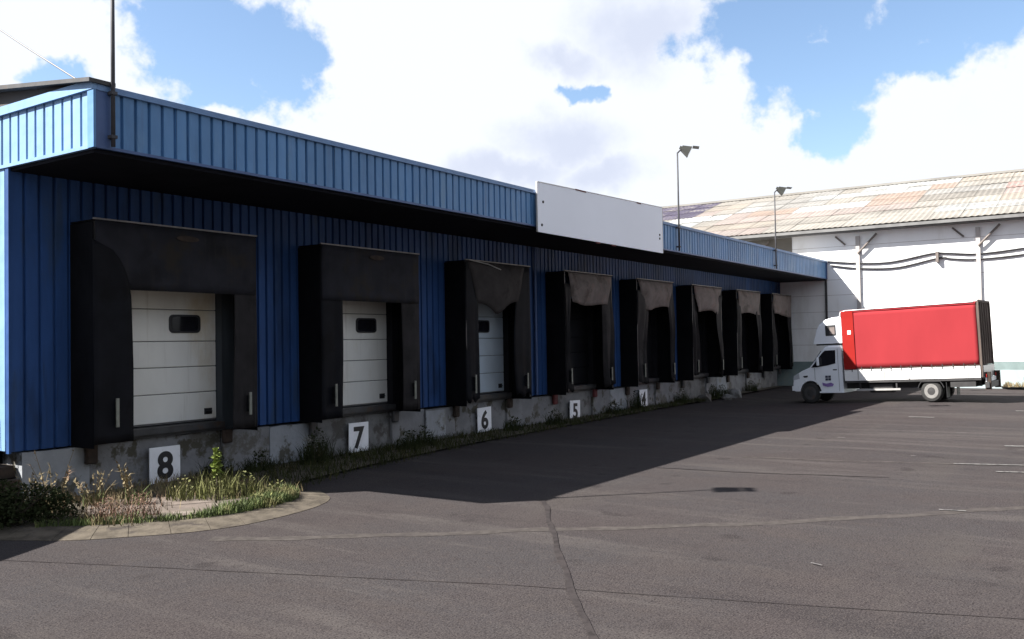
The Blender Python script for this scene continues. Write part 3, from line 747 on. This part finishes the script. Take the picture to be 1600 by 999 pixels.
for yc in ys_cols:
    wb(MB().box(XW - .10, XW - .001, yc - .075, yc + .075, 1.05, 6.28), 'column', 'col')
    wb(MB().tube([(XW - .14, yc - .02, 5.55), (XW - .16, yc - .78, 6.33)], .045, 8), 'knee_brace', 'strut')
    wb(MB().tube([(XW - .06, yc + .9, 6.33), (XW - .06, yc + .5, 5.95)], .035, 8), 'short_brace', 'strut')
# horizontal block joints on the shaded part of the wall (courses of large panels)
for z in (1.75, 2.45, 3.15, 3.85, 4.5, 5.2, 5.9):
    wb(MB().box(XW - .006, XW - .001, YR, YL, z, z + .014), 'joint_strip', 'col')
# roof made of separate sheets
ea = Vector((39.02, 0, 6.66)); rd = Vector((49.5, 0, 9.86)); sl = rd - ea
NR = 7; cw = 1.12
def roof_colour(y, t):
    spots = [(10.0, 13.0, .36, .56, 'white'), (16.2, 19.6, .38, .56, 'white'), (6.8, 10.6, .84, .95, 'pale'), (6.4, 9.1, .66, .79, 'rust'), (7.0, 8.3, .22, .36, 'pink'),
             (4.1, 7.0, .38, .55, 'dark'), (2.5, 4.1, .56, .74, 'red'), (2.0, 4.3, .93, 1.1, 'dark'), (19.0, 30, .60, 1.1, 'slate'), (7.3, 8.6, .08, .22, 'pink'),
             (4.4, 6.3, .84, 1.1, 'tan'), (12.0, 14, .6, .9, 'pale'), (8.2, 9.6, .40, .66, 'rust')]
    for a, b, c, d, n in spots:
        if a <= y <= b and c <= t <= d: return n
    r = random.random()
    return 'beige' if r < .42 else 'grey' if r < .7 else 'tan' if r < .84 else 'pink' if r < .92 else 'pale' if r < .97 else 'rust'
def roof_sheet_mesh():
    nx = 10; Ls = sl.length / NR + .10
    nrm = Vector((-sl.z, 0, sl.x)).normalized(); u = sl.normalized(); mb = MB()
    vs = []; 
    for e in (0, 1):
        for i in range(nx + 1):
            h = .015 * math.cos(i * math.pi)
            p = u * (e * Ls) + nrm * (h + .02 * (1 - e)) + Vector((0, i * (cw + .03) / nx, 0)); vs.append(p)
    n = nx + 1
    vs2 = [v - nrm * .012 for v in vs]
    fs = [(i, i + 1, n + i + 1, n + i) for i in range(nx)]
    fs2 = [tuple(k + 2 * n for k in f[::-1]) for f in fs]
    side = [(i, 2 * n + i, 2 * n + i + 1, i + 1) for i in range(nx)]
    mb.add(vs + vs2, fs + fs2 + side)
    return mb.mesh('roof_sheet')
base_rs = roof_sheet_mesh(); rs_by = {}
ncol = int((YL + 18.5) / cw)
prevc = {}
for j in range(ncol):
    y = YL - (j + 1) * cw
    for r in range(NR):
        t = (r + .5) / NR
        cname = roof_colour(y + cw / 2, t)
        if cname in ('beige', 'grey', 'tan', 'pink', 'pale', 'rust') and r in prevc and random.random() < .62 and not (2 < y < 20 and prevc[r] in ('white', 'dark', 'red', 'slate')):
            if prevc[r] not in ('white', 'slate', 'red', 'dark'): cname = prevc[r]
        prevc[r] = cname
        if cname not in rs_by:
            me = base_rs.copy(); me.materials.clear(); me.materials.append(MT['roof_' + cname]); rs_by[cname] = me
        o = link('roof_sheet', rs_by[cname], None, wh)
        p = ea + sl * (r / NR); o.location = (p.x - XW, y, p.z + random.uniform(0, .012)); o.rotation_euler = (0, random.uniform(-.006, .006), random.uniform(-.004, .004))
wb(MB().add([tuple(ea + Vector((.05, YR, -.06))), tuple(ea + Vector((.05, YL, -.06))), tuple(rd + Vector((0, YL, -.06))), tuple(rd + Vector((0, YR, -.06)))] +
            [tuple(Vector((60.0, YL, 6.6))), tuple(Vector((60.0, YR, 6.6)))], [(0, 1, 2, 3), (3, 2, 4, 5)]), 'roof_deck', 'roof_beige', fix=False)
wb(MB().box(49.3, 49.75, YR, YL, 9.84, 9.95), 'ridge_cap', 'roof_grey')
wb(MB().box(38.93, 39.06, YR, YL, 6.50, 6.62), 'gutter', 'gutter')
wb(MB().box(39.06, XW + .1, YR, YL, 6.46, 6.50), 'eave_soffit', 'gutter')
wb(MB().box(XW - .03, XW - .001, 11.75, 14.6, 5.3, 6.44), 'brown_panel', 'roof_dark')
# two cables along its wall
for lab, pts in (('upper of the two black cables sagging along the white warehouse wall', [(10.25, 5.30), (9.0, 5.15), (7.7, 5.12), (6.2, 5.36), (5.6, 5.34), (4.5, 5.24), (2.9, 5.36), (1.4, 5.55), (-.5, 5.32), (-3.2, 5.30), (-6, 5.5)]),
                 ('lower of the two black cables sagging along the white warehouse wall', [(10.1, 5.12), (9.0, 4.94), (7.5, 4.88), (5.96, 5.16), (5.4, 5.1), (4.5, 5.03), (2.9, 5.12), (1.3, 5.35), (-.6, 5.12), (-3.3, 5.1), (-6, 5.3)])):
    dense = catmull(pts, 6)
    tag(MB().tube([(XW - .05, p.x, p.y) for p in dense], .033, 6).build('wall_cable', 'cable'), lab, 'cable', 'cables on the warehouse wall')
for yb in (5.96, 1.35):
    wb(MB().box(XW - .2, XW - .001, yb - .05, yb + .05, 5.0, 5.42), 'cable_bracket', 'strut')

# verge in front of the warehouse
vg = [(38.7, 3.6), (38.55, 1), (38.5, -6), (38.5, -26), (39.47, -26), (39.47, 3.9)]
flat('grass_verge', vg, .10, 'soil', 'narrow grassy verge at the foot of the white warehouse')

# ------------------------------------------------------------------ truck
YAW, PIT = 4.0, 2.2
tr = empty('parked_truck', (30.85, 4.94, 0))
fwd = Vector((math.sin(R_(YAW)), math.cos(R_(YAW)), -math.tan(R_(PIT)))).normalized()
rgt = Vector((math.cos(R_(YAW)), -math.sin(R_(YAW)), 0)).normalized()
upv = rgt.cross(fwd)
tr.matrix_world = Matrix.Translation((30.85, 4.94, 0)) @ Matrix((rgt, fwd, upv)).transposed().to_4x4() @ Matrix.Diagonal((.98, .912, .995, 1))
tag(tr, 'small white truck with red tarpaulin box and rooftop sleeper pod parked nose to the dock', 'truck')
W = 1.86     # local x: 0 = near side, W = far side ; y forward from the rear axle ; z up
def T(mb, name, m, parent=tr, **k): return mb.build(name, m, parent, **k)
# tarpaulin box
def tarp_side(x, sgn):
    def fn(u, v):
        y = -1.56 + (2.88 + 1.56) * u; z = 1.11 + (3.06 - 1.11) * v
        return (x + sgn * (.012 * math.sin(u * 30) * (1 - v) * .4 + .004 * math.sin(math.pi * v) + .004 * math.sin(u * 13 + v * 4)), y, z)
    return MB().grid(fn, 40, 10, (-sgn * .02, 0, 0))
T(tarp_side(0, -1), 'side_tarpaulin', 'tarp_red', smooth=True)
T(tarp_side(W, 1), 'side_tarpaulin', 'tarp_red', smooth=True)
T(MB().grid(lambda u, v: (-.034 + .006 * math.sin(v * 9), 2.46 + .42 * u, 1.112 + 1.93 * v), 4, 8, (.012, 0, 0)), 'front_tarpaulin_strip', 'tarp_bright')['label'] = 'brighter red front strip of the tarpaulin'
T(MB().box(-.045, -.036, 2.56, 2.68, 2.27, 2.40), 'white_mark', 'tarp_white')
rp = []
for i in range(9):
    a = i / 8; rp.append((W * a, 3.06 + .05 * math.sin(math.pi * a)))
T(MB().prism([(-.02, 3.0), (-.02, 3.06)] + rp[1:-1] + [(W + .02, 3.06), (W + .02, 3.0)], -1.56, 2.90, 'xz'), 'roof_tarpaulin', 'tarp_red')
T(MB().prism([(2.72, 3.075), (2.9, 3.04), (2.935, 2.94), (2.94, 2.85), (2.905, 2.85), (2.90, 3.0), (2.72, 3.05)], -.026, W + .026), 'front_hem', 'tarp_white')
T(MB().tube([(-.03, -1.5, 3.062), (-.03, 2.75, 3.062)], .013, 6), 'roof_rope', 'tarp_white')
T(MB().box(.02, W - .02, 2.86, 2.90, .8, 3.02), 'front_wall', 'tarp_white')
T(MB().box(.01, W - .01, -1.60, -1.57, 1.12, 3.05), 'rear_tarpaulin', 'tarp_grey')
for xx in (.0, W - .07):
    T(MB().box(xx, xx + .07, -1.645, -1.602, .75, 3.09), 'rear_post', 'tarp_grey')
for q in (.38, .72, 1.06, 1.4):
    T(MB().tube([(q, -1.612, 1.13), (q + .02, -1.62, 2.1), (q, -1.612, 3.02)], .018, 6), 'rear_fold', 'tarp_grey')
T(MB().box(.07, W - .07, -1.66, -1.60, .74, 1.1), 'tailboard', 'alu')
T(MB().box(.02, W - .02, -1.64, -1.60, 3.05, 3.115), 'rear_header', 'tarp_grey')
for a, b in ((-1.58, .66), (.68, 2.88)):
    T(MB().cbox(-.012, .03, a, b, .73, 1.095, .008), 'side_board', 'white_board')
    T(MB().cbox(W - .03, W + .012, a, b, .73, 1.095, .008), 'side_board', 'white_board')
for yy in (-1.2, -.2, .67, 1.5, 2.4):
    T(MB().box(-.02, -.013, yy - .02, yy + .02, .76, 1.11), 'board_latch', 'alu')
for q in range(13):
    yy = -1.42 + q * .335
    T(MB().box(-.026, -.014, yy - .012, yy + .012, 1.03, 1.19), 'tarpaulin_strap', 'chassis')
T(MB().tube([(-.022, -1.55, 1.125), (-.022, 2.85, 1.125)], .008, 6), 'tarpaulin_cord', 'tarp_grey')
T(MB().box(.0, W, -1.58, 2.88, .66, .728), 'load_bed', 'chassis')
for xx in (.45, W - .53):
    T(MB().box(xx, xx + .08, -1.5, 3.4, .46, .66), 'chassis_rail', 'chassis')
# tail lift and rear underrun
T(MB().box(.08, W - .08, -1.80, -1.67, .42, .60), 'tail_lift_beam', 'steel_dark')
for xx in (.12, W - .24): T(MB().box(xx, xx + .12, -1.84, -1.665, .36, .9), 'tail_lift_arm', 'rust')
T(MB().box(.1, W - .1, -1.73, -1.69, .61, .73), 'number_plate_board', 'white_board')
for xx in (.09, W - .25): T(MB().box(xx, xx + .16, -1.735, -1.70, .74, .84), 'tail_light', 'red_light')
T(MB().box(.02, .06, 1.0, 2.5, .40, .46), 'side_guard', 'alu')
for yy in (1.1, 2.35): T(MB().box(.03, .12, yy, yy + .05, .4, .66), 'guard_bracket', 'chassis')
T(MB().cbox(.12, .5, 1.25, 2.1, .33, .64, .04), 'fuel_tank', 'chassis')
T(MB().box(.03, W - .03, -1.4, -.62, .46, .64), 'rear_box', 'chassis')
def wheel(x, y, r, wd, hubm='hub'):
    wz = empty('wheel', (x, y, r)); wz.parent = tr
    n = 22
    def lathe(prof):
        mb = MB(); vs = []; fs = []
        for px, pr in prof:
            for k in range(n): a = 2 * math.pi * k / n; vs.append((px, pr * math.cos(a), pr * math.sin(a)))
        for j in range(len(prof) - 1):
            for k in range(n): fs.append((j * n + k, j * n + (k + 1) % n, (j + 1) * n + (k + 1) % n, (j + 1) * n + k))
        fs += [tuple(range(n)), tuple(range((len(prof) - 1) * n, len(prof) * n))]
        return mb.add(vs, fs)
    s = 1 if x < W / 2 else -1
    lathe([(0, r * .62), (s * -.0, r * .64), (s * .01, r * .9), (s * .04, r), (s * (wd - .04), r), (s * (wd - .01), r * .9), (s * wd, r * .62)]).build('tyre', 'tyre', wz, smooth=False)
    lathe([(s * -.004, r * .66), (s * -.006, r * .60), (s * .045, r * .52), (s * .05, r * .3), (s * .02, r * .24), (s * .015, .02)]).build('rim', hubm, wz)
    lathe([(s * .046, r * .42), (s * -.004, r * .36), (s * -.012, .01)]).build('hub_cap', 'chassis', wz)
    return wz
for xx in (.03, W - .03): wheel(xx, 0, .345, .42)
for xx in (.10, W - .10): wheel(xx, 4.22, .345, .22, 'steel_dark')
# mudguards over the rear wheels
for x0, x1 in ((.0, .44), (W - .44, W)):
    pr = [(.44 * math.cos(R_(a)), .345 + .44 * math.sin(R_(a))) for a in range(15, 166, 15)]
    pr2 = [(.415 * math.cos(R_(a)), .345 + .415 * math.sin(R_(a))) for a in range(165, 14, -15)]
    pr = [(a, min(b, .655)) for a, b in pr]; pr2 = [(a, min(b, .64)) for a, b in pr2]
    T(MB().prism(pr + pr2, x0, x1), 'mudguard', 'plastic')
    T(MB().box(x0 + .02, x1 - .02, -.50, -.485, .14, .62), 'mud_flap', 'plastic')
T(MB().tube([(.2, 0, .345), (W - .2, 0, .345)], .06, 10), 'rear_axle', 'chassis')
# cab: profile swept across with rounded shoulders
CP = [(2.98, .34), (2.98, 1.90), (3.02, 1.94), (3.46, 1.95), (3.60, 1.90), (3.72, 1.78), (4.20, 1.22), (4.50, 1.11), (4.72, 1.0), (4.83, .86), (4.87, .68), (4.87, .46), (4.80, .41), (4.63, .41)]
arch = [(4.22 + .41 * math.cos(R_(a)), .36 + .41 * math.sin(R_(a))) for a in range(10, 171, 16)]
CP = CP + arch + [(3.80, .34)]
def sweep(prof, stations, name, m, cen):
    n = len(prof); vs = []; fs = []
    for x, k in stations:
        for y, z in prof:
            tz = k if z > 1.2 else 1 - (1 - k) * .5
            vs.append((x, cen[0] + (y - cen[0]) * (1 - (1 - k) * .4) if y > cen[0] else y, cen[1] + (z - cen[1]) * tz if z > cen[1] else z))
    for j in range(len(stations) - 1):
        for i in range(n): fs.append((j * n + i, j * n + (i + 1) % n, (j + 1) * n + (i + 1) % n, (j + 1) * n + i))
    fs += [tuple(range(n)), tuple(range((len(stations) - 1) * n, len(stations) * n))[::-1]]
    return T(MB().add(vs, fs), name, m)
sweep(CP, [(.08, .93), (.10, .97), (.17, 1.0), (W - .17, 1.0), (W - .10, .97), (W - .08, .93)], 'cab', 'white_paint', (3.0, .9))
for x0, x1 in ((.068, .082), (W - .082, W - .068)):
    T(MB().prism([(4.12, 1.21), (3.68, 1.70), (3.58, 1.77), (3.20, 1.775), (3.22, 1.33), (3.5, 1.27), (3.9, 1.22)], x0, x1), 'side_window', 'glass_dark')
    T(MB().box(x0 - .004, x1 + .004, 3.18, 3.32, 1.10, 1.135), 'door_handle', 'plastic')
    T(MB().prism([(4.45, .93), (4.28, .95), (4.26, .90), (4.4, .88)], x0 - .003, x1 + .003), 'side_marker', 'plastic')
    T(MB().box(x0, x1, 3.995, 4.003, .80, 1.2), 'door_gap', 'plastic')
    T(MB().box(x0, x1, 3.12, 3.127, .40, 1.82), 'door_gap', 'plastic')
    T(MB().box(x0 - .004, x1 + .004, 3.0, 3.85, .345, .40), 'sill_trim', 'white_paint')
    T(MB().prism([(4.80, .95), (4.6, 1.03), (4.58, .84), (4.83, .80)], x0 + .01, x1 + .005), 'headlamp', 'headlamp')
    T(MB().box(x0, x1 + .02, 4.64, 4.885, .44, .60), 'bumper_corner', 'white_paint')
T(MB().prism([(3.78, 1.76), (4.18, 1.28), (4.16, 1.27), (3.76, 1.75)], .2, W - .2), 'windscreen', 'glass_dark')
T(MB().box(.1, W - .1, 4.86, 4.885, .44, .62), 'front_bumper', 'plastic')
T(MB().box(.4, W - .4, 4.80, 4.86, .68, .86), 'grille', 'plastic')
for s, x0 in ((-1, .0), (1, W)):
    T(MB().cbox(x0 - .11 if s < 0 else x0 - .02, x0 + .02 if s < 0 else x0 + .11, 3.78, 3.86, 1.27, 1.55, .02), 'mirror', 'white_paint')
    T(MB().tube([(x0 + (.03 if s < 0 else -.03), 3.84, 1.3), (x0 + (.1 if s < 0 else -.1), 3.84, 1.26)], .02, 6), 'mirror_arm', 'plastic')
# dark lettering block and violet print on the door
for a in (3.46, 3.57):
    for z in (.80, .89): T(MB().box(.0635, .067, a - .047, a + .047, z - .036, z + .036), 'door_print', 'badge')
T(MB().prism([(3.32, .64), (3.42, .69), (3.6, .66), (3.74, .70), (3.72, .60), (3.55, .55), (3.36, .57)], .0635, .067), 'violet_print', 'violet')
# sleeper pod
pod = empty('sleeper_pod', (0, 0, 0)); pod.parent = tr
PP = [(2.945, 2.0), (3.98, 2.0), (3.95, 2.12), (3.89, 2.28), (3.84, 2.42), (3.72, 2.60), (3.50, 2.74), (3.28, 2.80), (2.945, 2.82)]
n = len(PP); vs = []; fs = []
st = [(.10, .0), (.12, .04), (.20, .07), (W - .2, .07), (W - .12, .04), (W - .10, 0)]
for x, k in st:
    for y, z in PP: vs.append((x, y + (k * .6 if y > 3.3 else 0), z + (k if z > 2.4 else 0)))
for j in range(len(st) - 1):
    for i in range(n): fs.append((j * n + i, j * n + (i + 1) % n, (j + 1) * n + (i + 1) % n, (j + 1) * n + i))
fs += [tuple(range(n)), tuple(range((len(st) - 1) * n, len(st) * n))[::-1]]
MB().add(vs, fs).build('pod_shell', 'white_paint', pod)
for x0, x1 in ((.088, .102), (W - .102, W - .088)):
    MB().cbox(x0, x1, 3.14, 3.52, 2.26, 2.62, .006).build('pod_window', 'plastic', pod)
    MB().box(x0 - .003, x1 + .003, 3.18, 3.36, 2.31, 2.55).build('window_curtain', 'flap', pod)  # paler panel paints the lit half of the window
MB().box(.15, W - .15, 3.0, 3.9, 1.95, 1.999).build('pod_mount', 'plastic', pod)

# ------------------------------------------------------------------ plants
def blades(mb, x, y, z, n, h, spread, lean, wd, r):
    for _ in range(n):
        a = r.uniform(0, 6.283); d = spread * math.sqrt(r.random()); bx, by = x + d * math.cos(a), y + d * math.sin(a)
        hh = h * r.uniform(.45, 1.1); la = r.uniform(0, 6.283); l = lean * hh * r.uniform(.2, 1)
        w = wd * r.uniform(.7, 1.3); ca = r.uniform(0, 3.14); dx, dy = math.cos(ca) * w, math.sin(ca) * w
        mx_, my_ = bx + l * .35 * math.cos(la), by + l * .35 * math.sin(la)
        tx, ty = bx + l * math.cos(la), by + l * math.sin(la)
        mb.add([(bx - dx, by - dy, z), (bx + dx, by + dy, z), (mx_ + dx * .7, my_ + dy * .7, z + hh * .6), (mx_ - dx * .7, my_ - dy * .7, z + hh * .6), (tx, ty, z + hh)],
               [(0, 1, 2, 3), (3, 2, 4)])
def leafy(mb, x, y, z, h, rad, n, size, r, cone=0.0):
    for _ in range(n):
        t = r.random(); rr = rad * (1 - cone * t) * math.sqrt(r.random()) * (.55 + .45 * math.sin(math.pi * min(1, t * .9 + .15)))
        a = r.uniform(0, 6.283); p = Vector((x + rr * math.cos(a), y + rr * math.sin(a), z + h * t))
        d = Vector((r.uniform(-1, 1), r.uniform(-1, 1), r.uniform(-.3, .9))).normalized(); sd_ = d.cross(Vector((r.uniform(-1, 1), r.uniform(-1, 1), r.uniform(-1, 1)))).normalized()
        s = size * r.uniform(.5, 1.3)
        mb.add([p, p + d * s * .5 + sd_ * s * .3, p + d * s, p + d * s * .5 - sd_ * s * .3], [(0, 1, 2, 3)])
r = random.Random(3)
# sunlit grass along the edges of the island (uncountable)
mb = MB()
for i in range(1500):
    t = r.random(); k = int(t * (nk - 1)); p = kerb_in[k]; q = Vector((7.6, 10.6))
    dd = r.random() ** 2.2 * .5
    if p.x < 5.6: continue
    dens = .35 if p.x < 7.0 else 1.0
    if r.random() > dens: continue
    pp = p.lerp(q, dd * (.35 if p.x < 7.4 else .55))
    blades(mb, pp.x, pp.y, .04, 4, .10 if p.x < 7.2 else .15, .06, .6, .006, r)
tag(mb.build('kerb_grass', 'grass', fix=False), 'patchy green grass growing inside the curved kerb', 'grass', kind='stuff')
mb = MB()
for i in range(420):
    x = r.uniform(6.1, 9.0); y = r.uniform(9.5, 12.1)
    if (x - 7.25) ** 2 / 1.1 + (y - 10.0) ** 2 / .5 < 1 and r.random() < .93: continue
    blades(mb, x, y, .05, 6, .16, .10, .7, .005, r)
tag(mb.build('dry_grass', 'dry', fix=False), 'dry straw coloured grass tufts over the concrete slab', 'grass', kind='stuff')
mb = MB()
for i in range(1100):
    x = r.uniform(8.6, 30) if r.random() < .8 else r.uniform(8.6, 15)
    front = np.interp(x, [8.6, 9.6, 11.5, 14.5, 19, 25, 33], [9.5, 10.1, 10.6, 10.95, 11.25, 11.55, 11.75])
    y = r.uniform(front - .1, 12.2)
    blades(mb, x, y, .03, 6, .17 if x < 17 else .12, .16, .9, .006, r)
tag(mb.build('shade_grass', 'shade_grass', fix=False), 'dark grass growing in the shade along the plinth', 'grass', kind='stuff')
mb = MB()
for i in range(900):
    y = r.uniform(-20, 3.7); blades(mb, r.uniform(38.6, 39.4), y, .1, 5, .22, .12, .6, .012, r)
tag(mb.build('verge_grass', 'dry', fix=False), 'pale grass along the foot of the white warehouse', 'grass', kind='stuff')

def weed(name, x, y, h, kind, lab, group=None):
    e = empty(name, (x, y, .04)); tag(e, lab, 'weed', group)
    if kind == 'spike':        # tall bright flowering spike over a leafy tuft
        mb = MB(); leafy(mb, 0, 0, .3, h - .3, .065, 240, .06, r, .75); mb.build('flower_spike', 'fresh', e, fix=False)
        mb = MB(); leafy(mb, 0, 0, .04, h * .5, .22, 90, .05, r, .5); blades(mb, 0, 0, 0, 170, h * .6, .30, .6, .006, r); mb.build('foliage', 'yellow_grass', e, fix=False)
        mb = MB(); mb.tube([(0, 0, 0), (.01, .01, h)], [.012, .004], 5); mb.build('stem', 'twig', e)
    elif kind == 'dry':
        mb = MB(); 
        for _ in range(9):
            a = r.uniform(0, 6.28); l = r.uniform(.05, .25); hh = h * r.uniform(.6, 1.05); bx, by = .08 * math.cos(a), .08 * math.sin(a)
            mb.tube([(bx, by, 0), (bx + l * .4 * math.cos(a), by + l * .4 * math.sin(a), hh * .6), (bx + l * math.cos(a), by + l * math.sin(a), hh)], [.007, .005, .003], 4)
            for _ in range(10):
                t = r.uniform(.45, 1); p = Vector((bx + l * t * math.cos(a), by + l * t * math.sin(a), hh * t)); d = Vector((r.uniform(-1, 1), r.uniform(-1, 1), r.uniform(0, 1))).normalized() * r.uniform(.03, .09)
                s_ = d.cross(Vector((0, 0, 1))).normalized() * .014
                mb.add([p - s_, p + s_, p + d], [(0, 1, 2)])
        mb.build('stalks', 'dry', e, fix=False)
        mb = MB(); blades(mb, 0, 0, 0, 45, h * .45, .16, .8, .007, r); mb.build('leaves', 'grass' if r.random() < .5 else 'dry', e, fix=False)
    elif kind == 'russet':
        mb = MB(); leafy(mb, 0, 0, .02, h, .24, 220, .028, r, .5); blades(mb, 0, 0, 0, 130, h, .24, .8, .004, r); mb.build('stalks', 'russet', e, fix=False)
        mb = MB(); blades(mb, 0, 0, 0, 50, h * .5, .22, .8, .007, r); mb.build('leaves', 'grass', e, fix=False)
    else:
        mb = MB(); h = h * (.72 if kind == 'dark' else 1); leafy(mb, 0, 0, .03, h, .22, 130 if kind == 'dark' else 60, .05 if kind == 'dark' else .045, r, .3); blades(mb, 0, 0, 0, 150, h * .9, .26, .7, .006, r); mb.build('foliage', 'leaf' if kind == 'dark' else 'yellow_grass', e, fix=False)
        mb = MB(); mb.tube([(0, 0, 0), (.02, 0, h * .7)], [.012, .005], 5); mb.build('stem', 'twig', e)
    return e
weed('flowering_weed', 8.02, 10.25, .66, 'spike', 'tall bright yellow green weed spike in sunlight right of number 8')
weed('dry_weed', 7.15, 10.75, .62, 'dry', 'thin dry weed with a bent stalk left of number board 8')
weed('dry_weed', 6.85, 11.25, .5, 'dry', 'short dry weed between the dark bush and number 8')
weed('dry_weed', 6.35, 11.3, .75, 'dry', 'tall pale dry stalks rising above the dark bush')
weed('dry_weed', 6.05, 11.15, .7, 'dry', 'brownish dry stalks behind the dark bush at the left edge')
weed('russet_weed', 6.58, 9.85, .30, 'russet', 'reddish brown weed by the kerb, in full sun')
weed('russet_weed', 6.35, 10.15, .26, 'russet', 'small reddish weed next to the shadow edge of the dark bush')
weed('green_weed', 7.75, 10.55, .30, 'green', 'low green weed just below number board 8')
weed('green_weed', 8.3, 10.0, .32, 'green', 'green tuft at the foot of the tall bright weed spike')
weed('green_weed', 8.45, 9.55, .2, 'green', 'low sunlit green weed at the right tip of the kerbed island')
weed('green_weed', 7.9, 9.25, .16, 'green', 'flat green weed creeping over the kerb')
i = 0
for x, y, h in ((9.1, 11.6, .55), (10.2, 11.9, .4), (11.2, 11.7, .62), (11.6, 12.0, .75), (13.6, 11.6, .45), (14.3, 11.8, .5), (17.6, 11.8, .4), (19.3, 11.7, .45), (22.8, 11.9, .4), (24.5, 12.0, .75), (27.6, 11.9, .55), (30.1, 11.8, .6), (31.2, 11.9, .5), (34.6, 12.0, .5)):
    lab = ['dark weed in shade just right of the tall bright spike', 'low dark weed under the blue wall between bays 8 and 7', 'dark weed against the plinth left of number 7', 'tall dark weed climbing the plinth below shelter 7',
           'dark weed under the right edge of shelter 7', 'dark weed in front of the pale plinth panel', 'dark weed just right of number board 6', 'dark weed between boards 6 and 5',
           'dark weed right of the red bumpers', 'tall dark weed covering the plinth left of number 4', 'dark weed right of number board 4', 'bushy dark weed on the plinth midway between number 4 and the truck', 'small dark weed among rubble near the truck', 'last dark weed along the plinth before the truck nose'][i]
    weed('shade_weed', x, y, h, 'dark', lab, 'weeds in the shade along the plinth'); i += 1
# dark bush at the left edge
def bush(name, x, y, rad, h, n, lab, size=.09, m='leaf'):
    e = empty(name, (x, y, .03)); tag(e, lab, 'bush')
    mb = MB()
    for c in range(16):
        a = r.uniform(0, 6.28); d = rad * math.sqrt(r.random()) * .75; leafy(mb, d * math.cos(a), d * math.sin(a), .02, h * r.uniform(.5, 1) * (1 - .4 * d / rad), rad * .42, n // 16, size, r, .35)
    mb.build('foliage', m, e, fix=False)
    mb = MB()
    for c in range(9):
        a = r.uniform(0, 6.28); l = rad * r.uniform(.3, .8); mb.tube([(.03 * math.cos(a), .03 * math.sin(a), 0), (l * .5 * math.cos(a), l * .5 * math.sin(a), h * .45), (l * math.cos(a), l * math.sin(a), h * .85)], [.02, .012, .005], 5)
    mb.build('branches', 'twig', e)
bush('dark_bush', 5.62, 10.98, .78, .56, 6400, 'low dark bush in shadow at the left edge of the picture', .05)
bush('dark_bush', 5.0, 11.6, .8, .85, 2200, 'dark bush behind, cut off by the left edge of the picture', .06)
bush('verge_bush', 39.1, 2.65, .35, 1.0, 700, 'small dark bush against the white warehouse at the right edge', .12)
# rubble by the far plinth
for x, y, s, lab in ((29.3, 11.8, .28, 'pale rubble lump by the plinth under the third farthest shelter'), (32.0, 11.75, .32, 'large pale rubble lump nearest the truck nose'), (30.9, 11.6, .2, 'small rubble lump between two larger ones by the plinth')):
    import bmesh
    bm = bmesh.new(); bmesh.ops.create_icosphere(bm, subdivisions=2, radius=s)
    for v in bm.verts: v.co *= r.uniform(.75, 1.15); v.co.z *= .7
    me = bpy.data.meshes.new('rubble_lump'); bm.to_mesh(me); bm.free(); me.materials.append(MT['plinth_dark'])
    o = bpy.data.objects.new('rubble_lump', me); col.objects.link(o); o.location = (x, y, s * .35 + gz(x, y)); tag(o, lab, 'rubble', 'rubble by the plinth')

# ------------------------------------------------------------------ steps by the near end wall, and an added container beyond the left edge that throws the shadow there
stp = empty('entrance_steps', (5.9, 12.72, 0)); tag(stp, 'dark steel steps at the left end of the plinth, behind the dark bush', 'steps')
for i in range(4):
    MB().cbox(-.45, .53 if i < 3 else .36, -.56 + i * .12, .9, .02 + i * .18, .19 + i * .18, .01).build('tread', 'rust', stp)
cn = empty('waste_container', (3.02, 12.12, 0), R_(26)); tag(cn, 'green steel waste container out of view beyond the left edge', 'container')
MB().cbox(-1.6, 1.6, -1.0, 1.0, .18, 2.2, .22).build('body', 'green_steel', cn)
for xx in np.linspace(-1.3, 1.3, 6): MB().box(xx - .04, xx + .04, -1.05, 1.05, .4, 2.0).build('rib', 'green_steel', cn)
MB().cbox(-1.64, 1.64, -1.04, 1.04, 2.205, 2.28, .03).build('lid', 'steel_dark', cn)
for xx in (-1.2, 1.2):
    for yy in (-.7, .7): MB().tube([(xx - .04, yy, .09), (xx + .04, yy, .09)], .09, 10).build('caster', 'tyre', cn)

bush('tall_shrub', 5.0, 13.65, .85, 2.75, 11000, 'tall dark shrub by the end wall, beyond the left edge of the picture', .13)  # added out of view to shade the end wall and plinth end

# row of trees added opposite the docks to block the low sky
mb = MB()
for i in range(34):
    x = -22 + i * 2.4 + r.uniform(-.6, .6); y = -19 + r.uniform(-1.2, 1.2); h = r.uniform(8.5, 12.5)
    for c in range(9):
        a = r.uniform(0, 6.28); d = r.uniform(0, 1.0); leafy(mb, x + d * math.cos(a), y + d * math.sin(a), .6 + h * .1 * c, h * .26, 1.5, 46, .75, r, .3)
    mb.tube([(x, y, 0), (x, y, h * .7)], [.16, .05], 6)
tag(mb.build('tree_line', 'leaf', fix=False), 'row of dark trees across the yard, out of view behind the photographer', 'trees', kind='stuff')

scene.render.engine = 'CYCLES'
scene.cycles.max_bounces = 5
scene.cycles.diffuse_bounces = 3
scene.cycles.glossy_bounces = 2
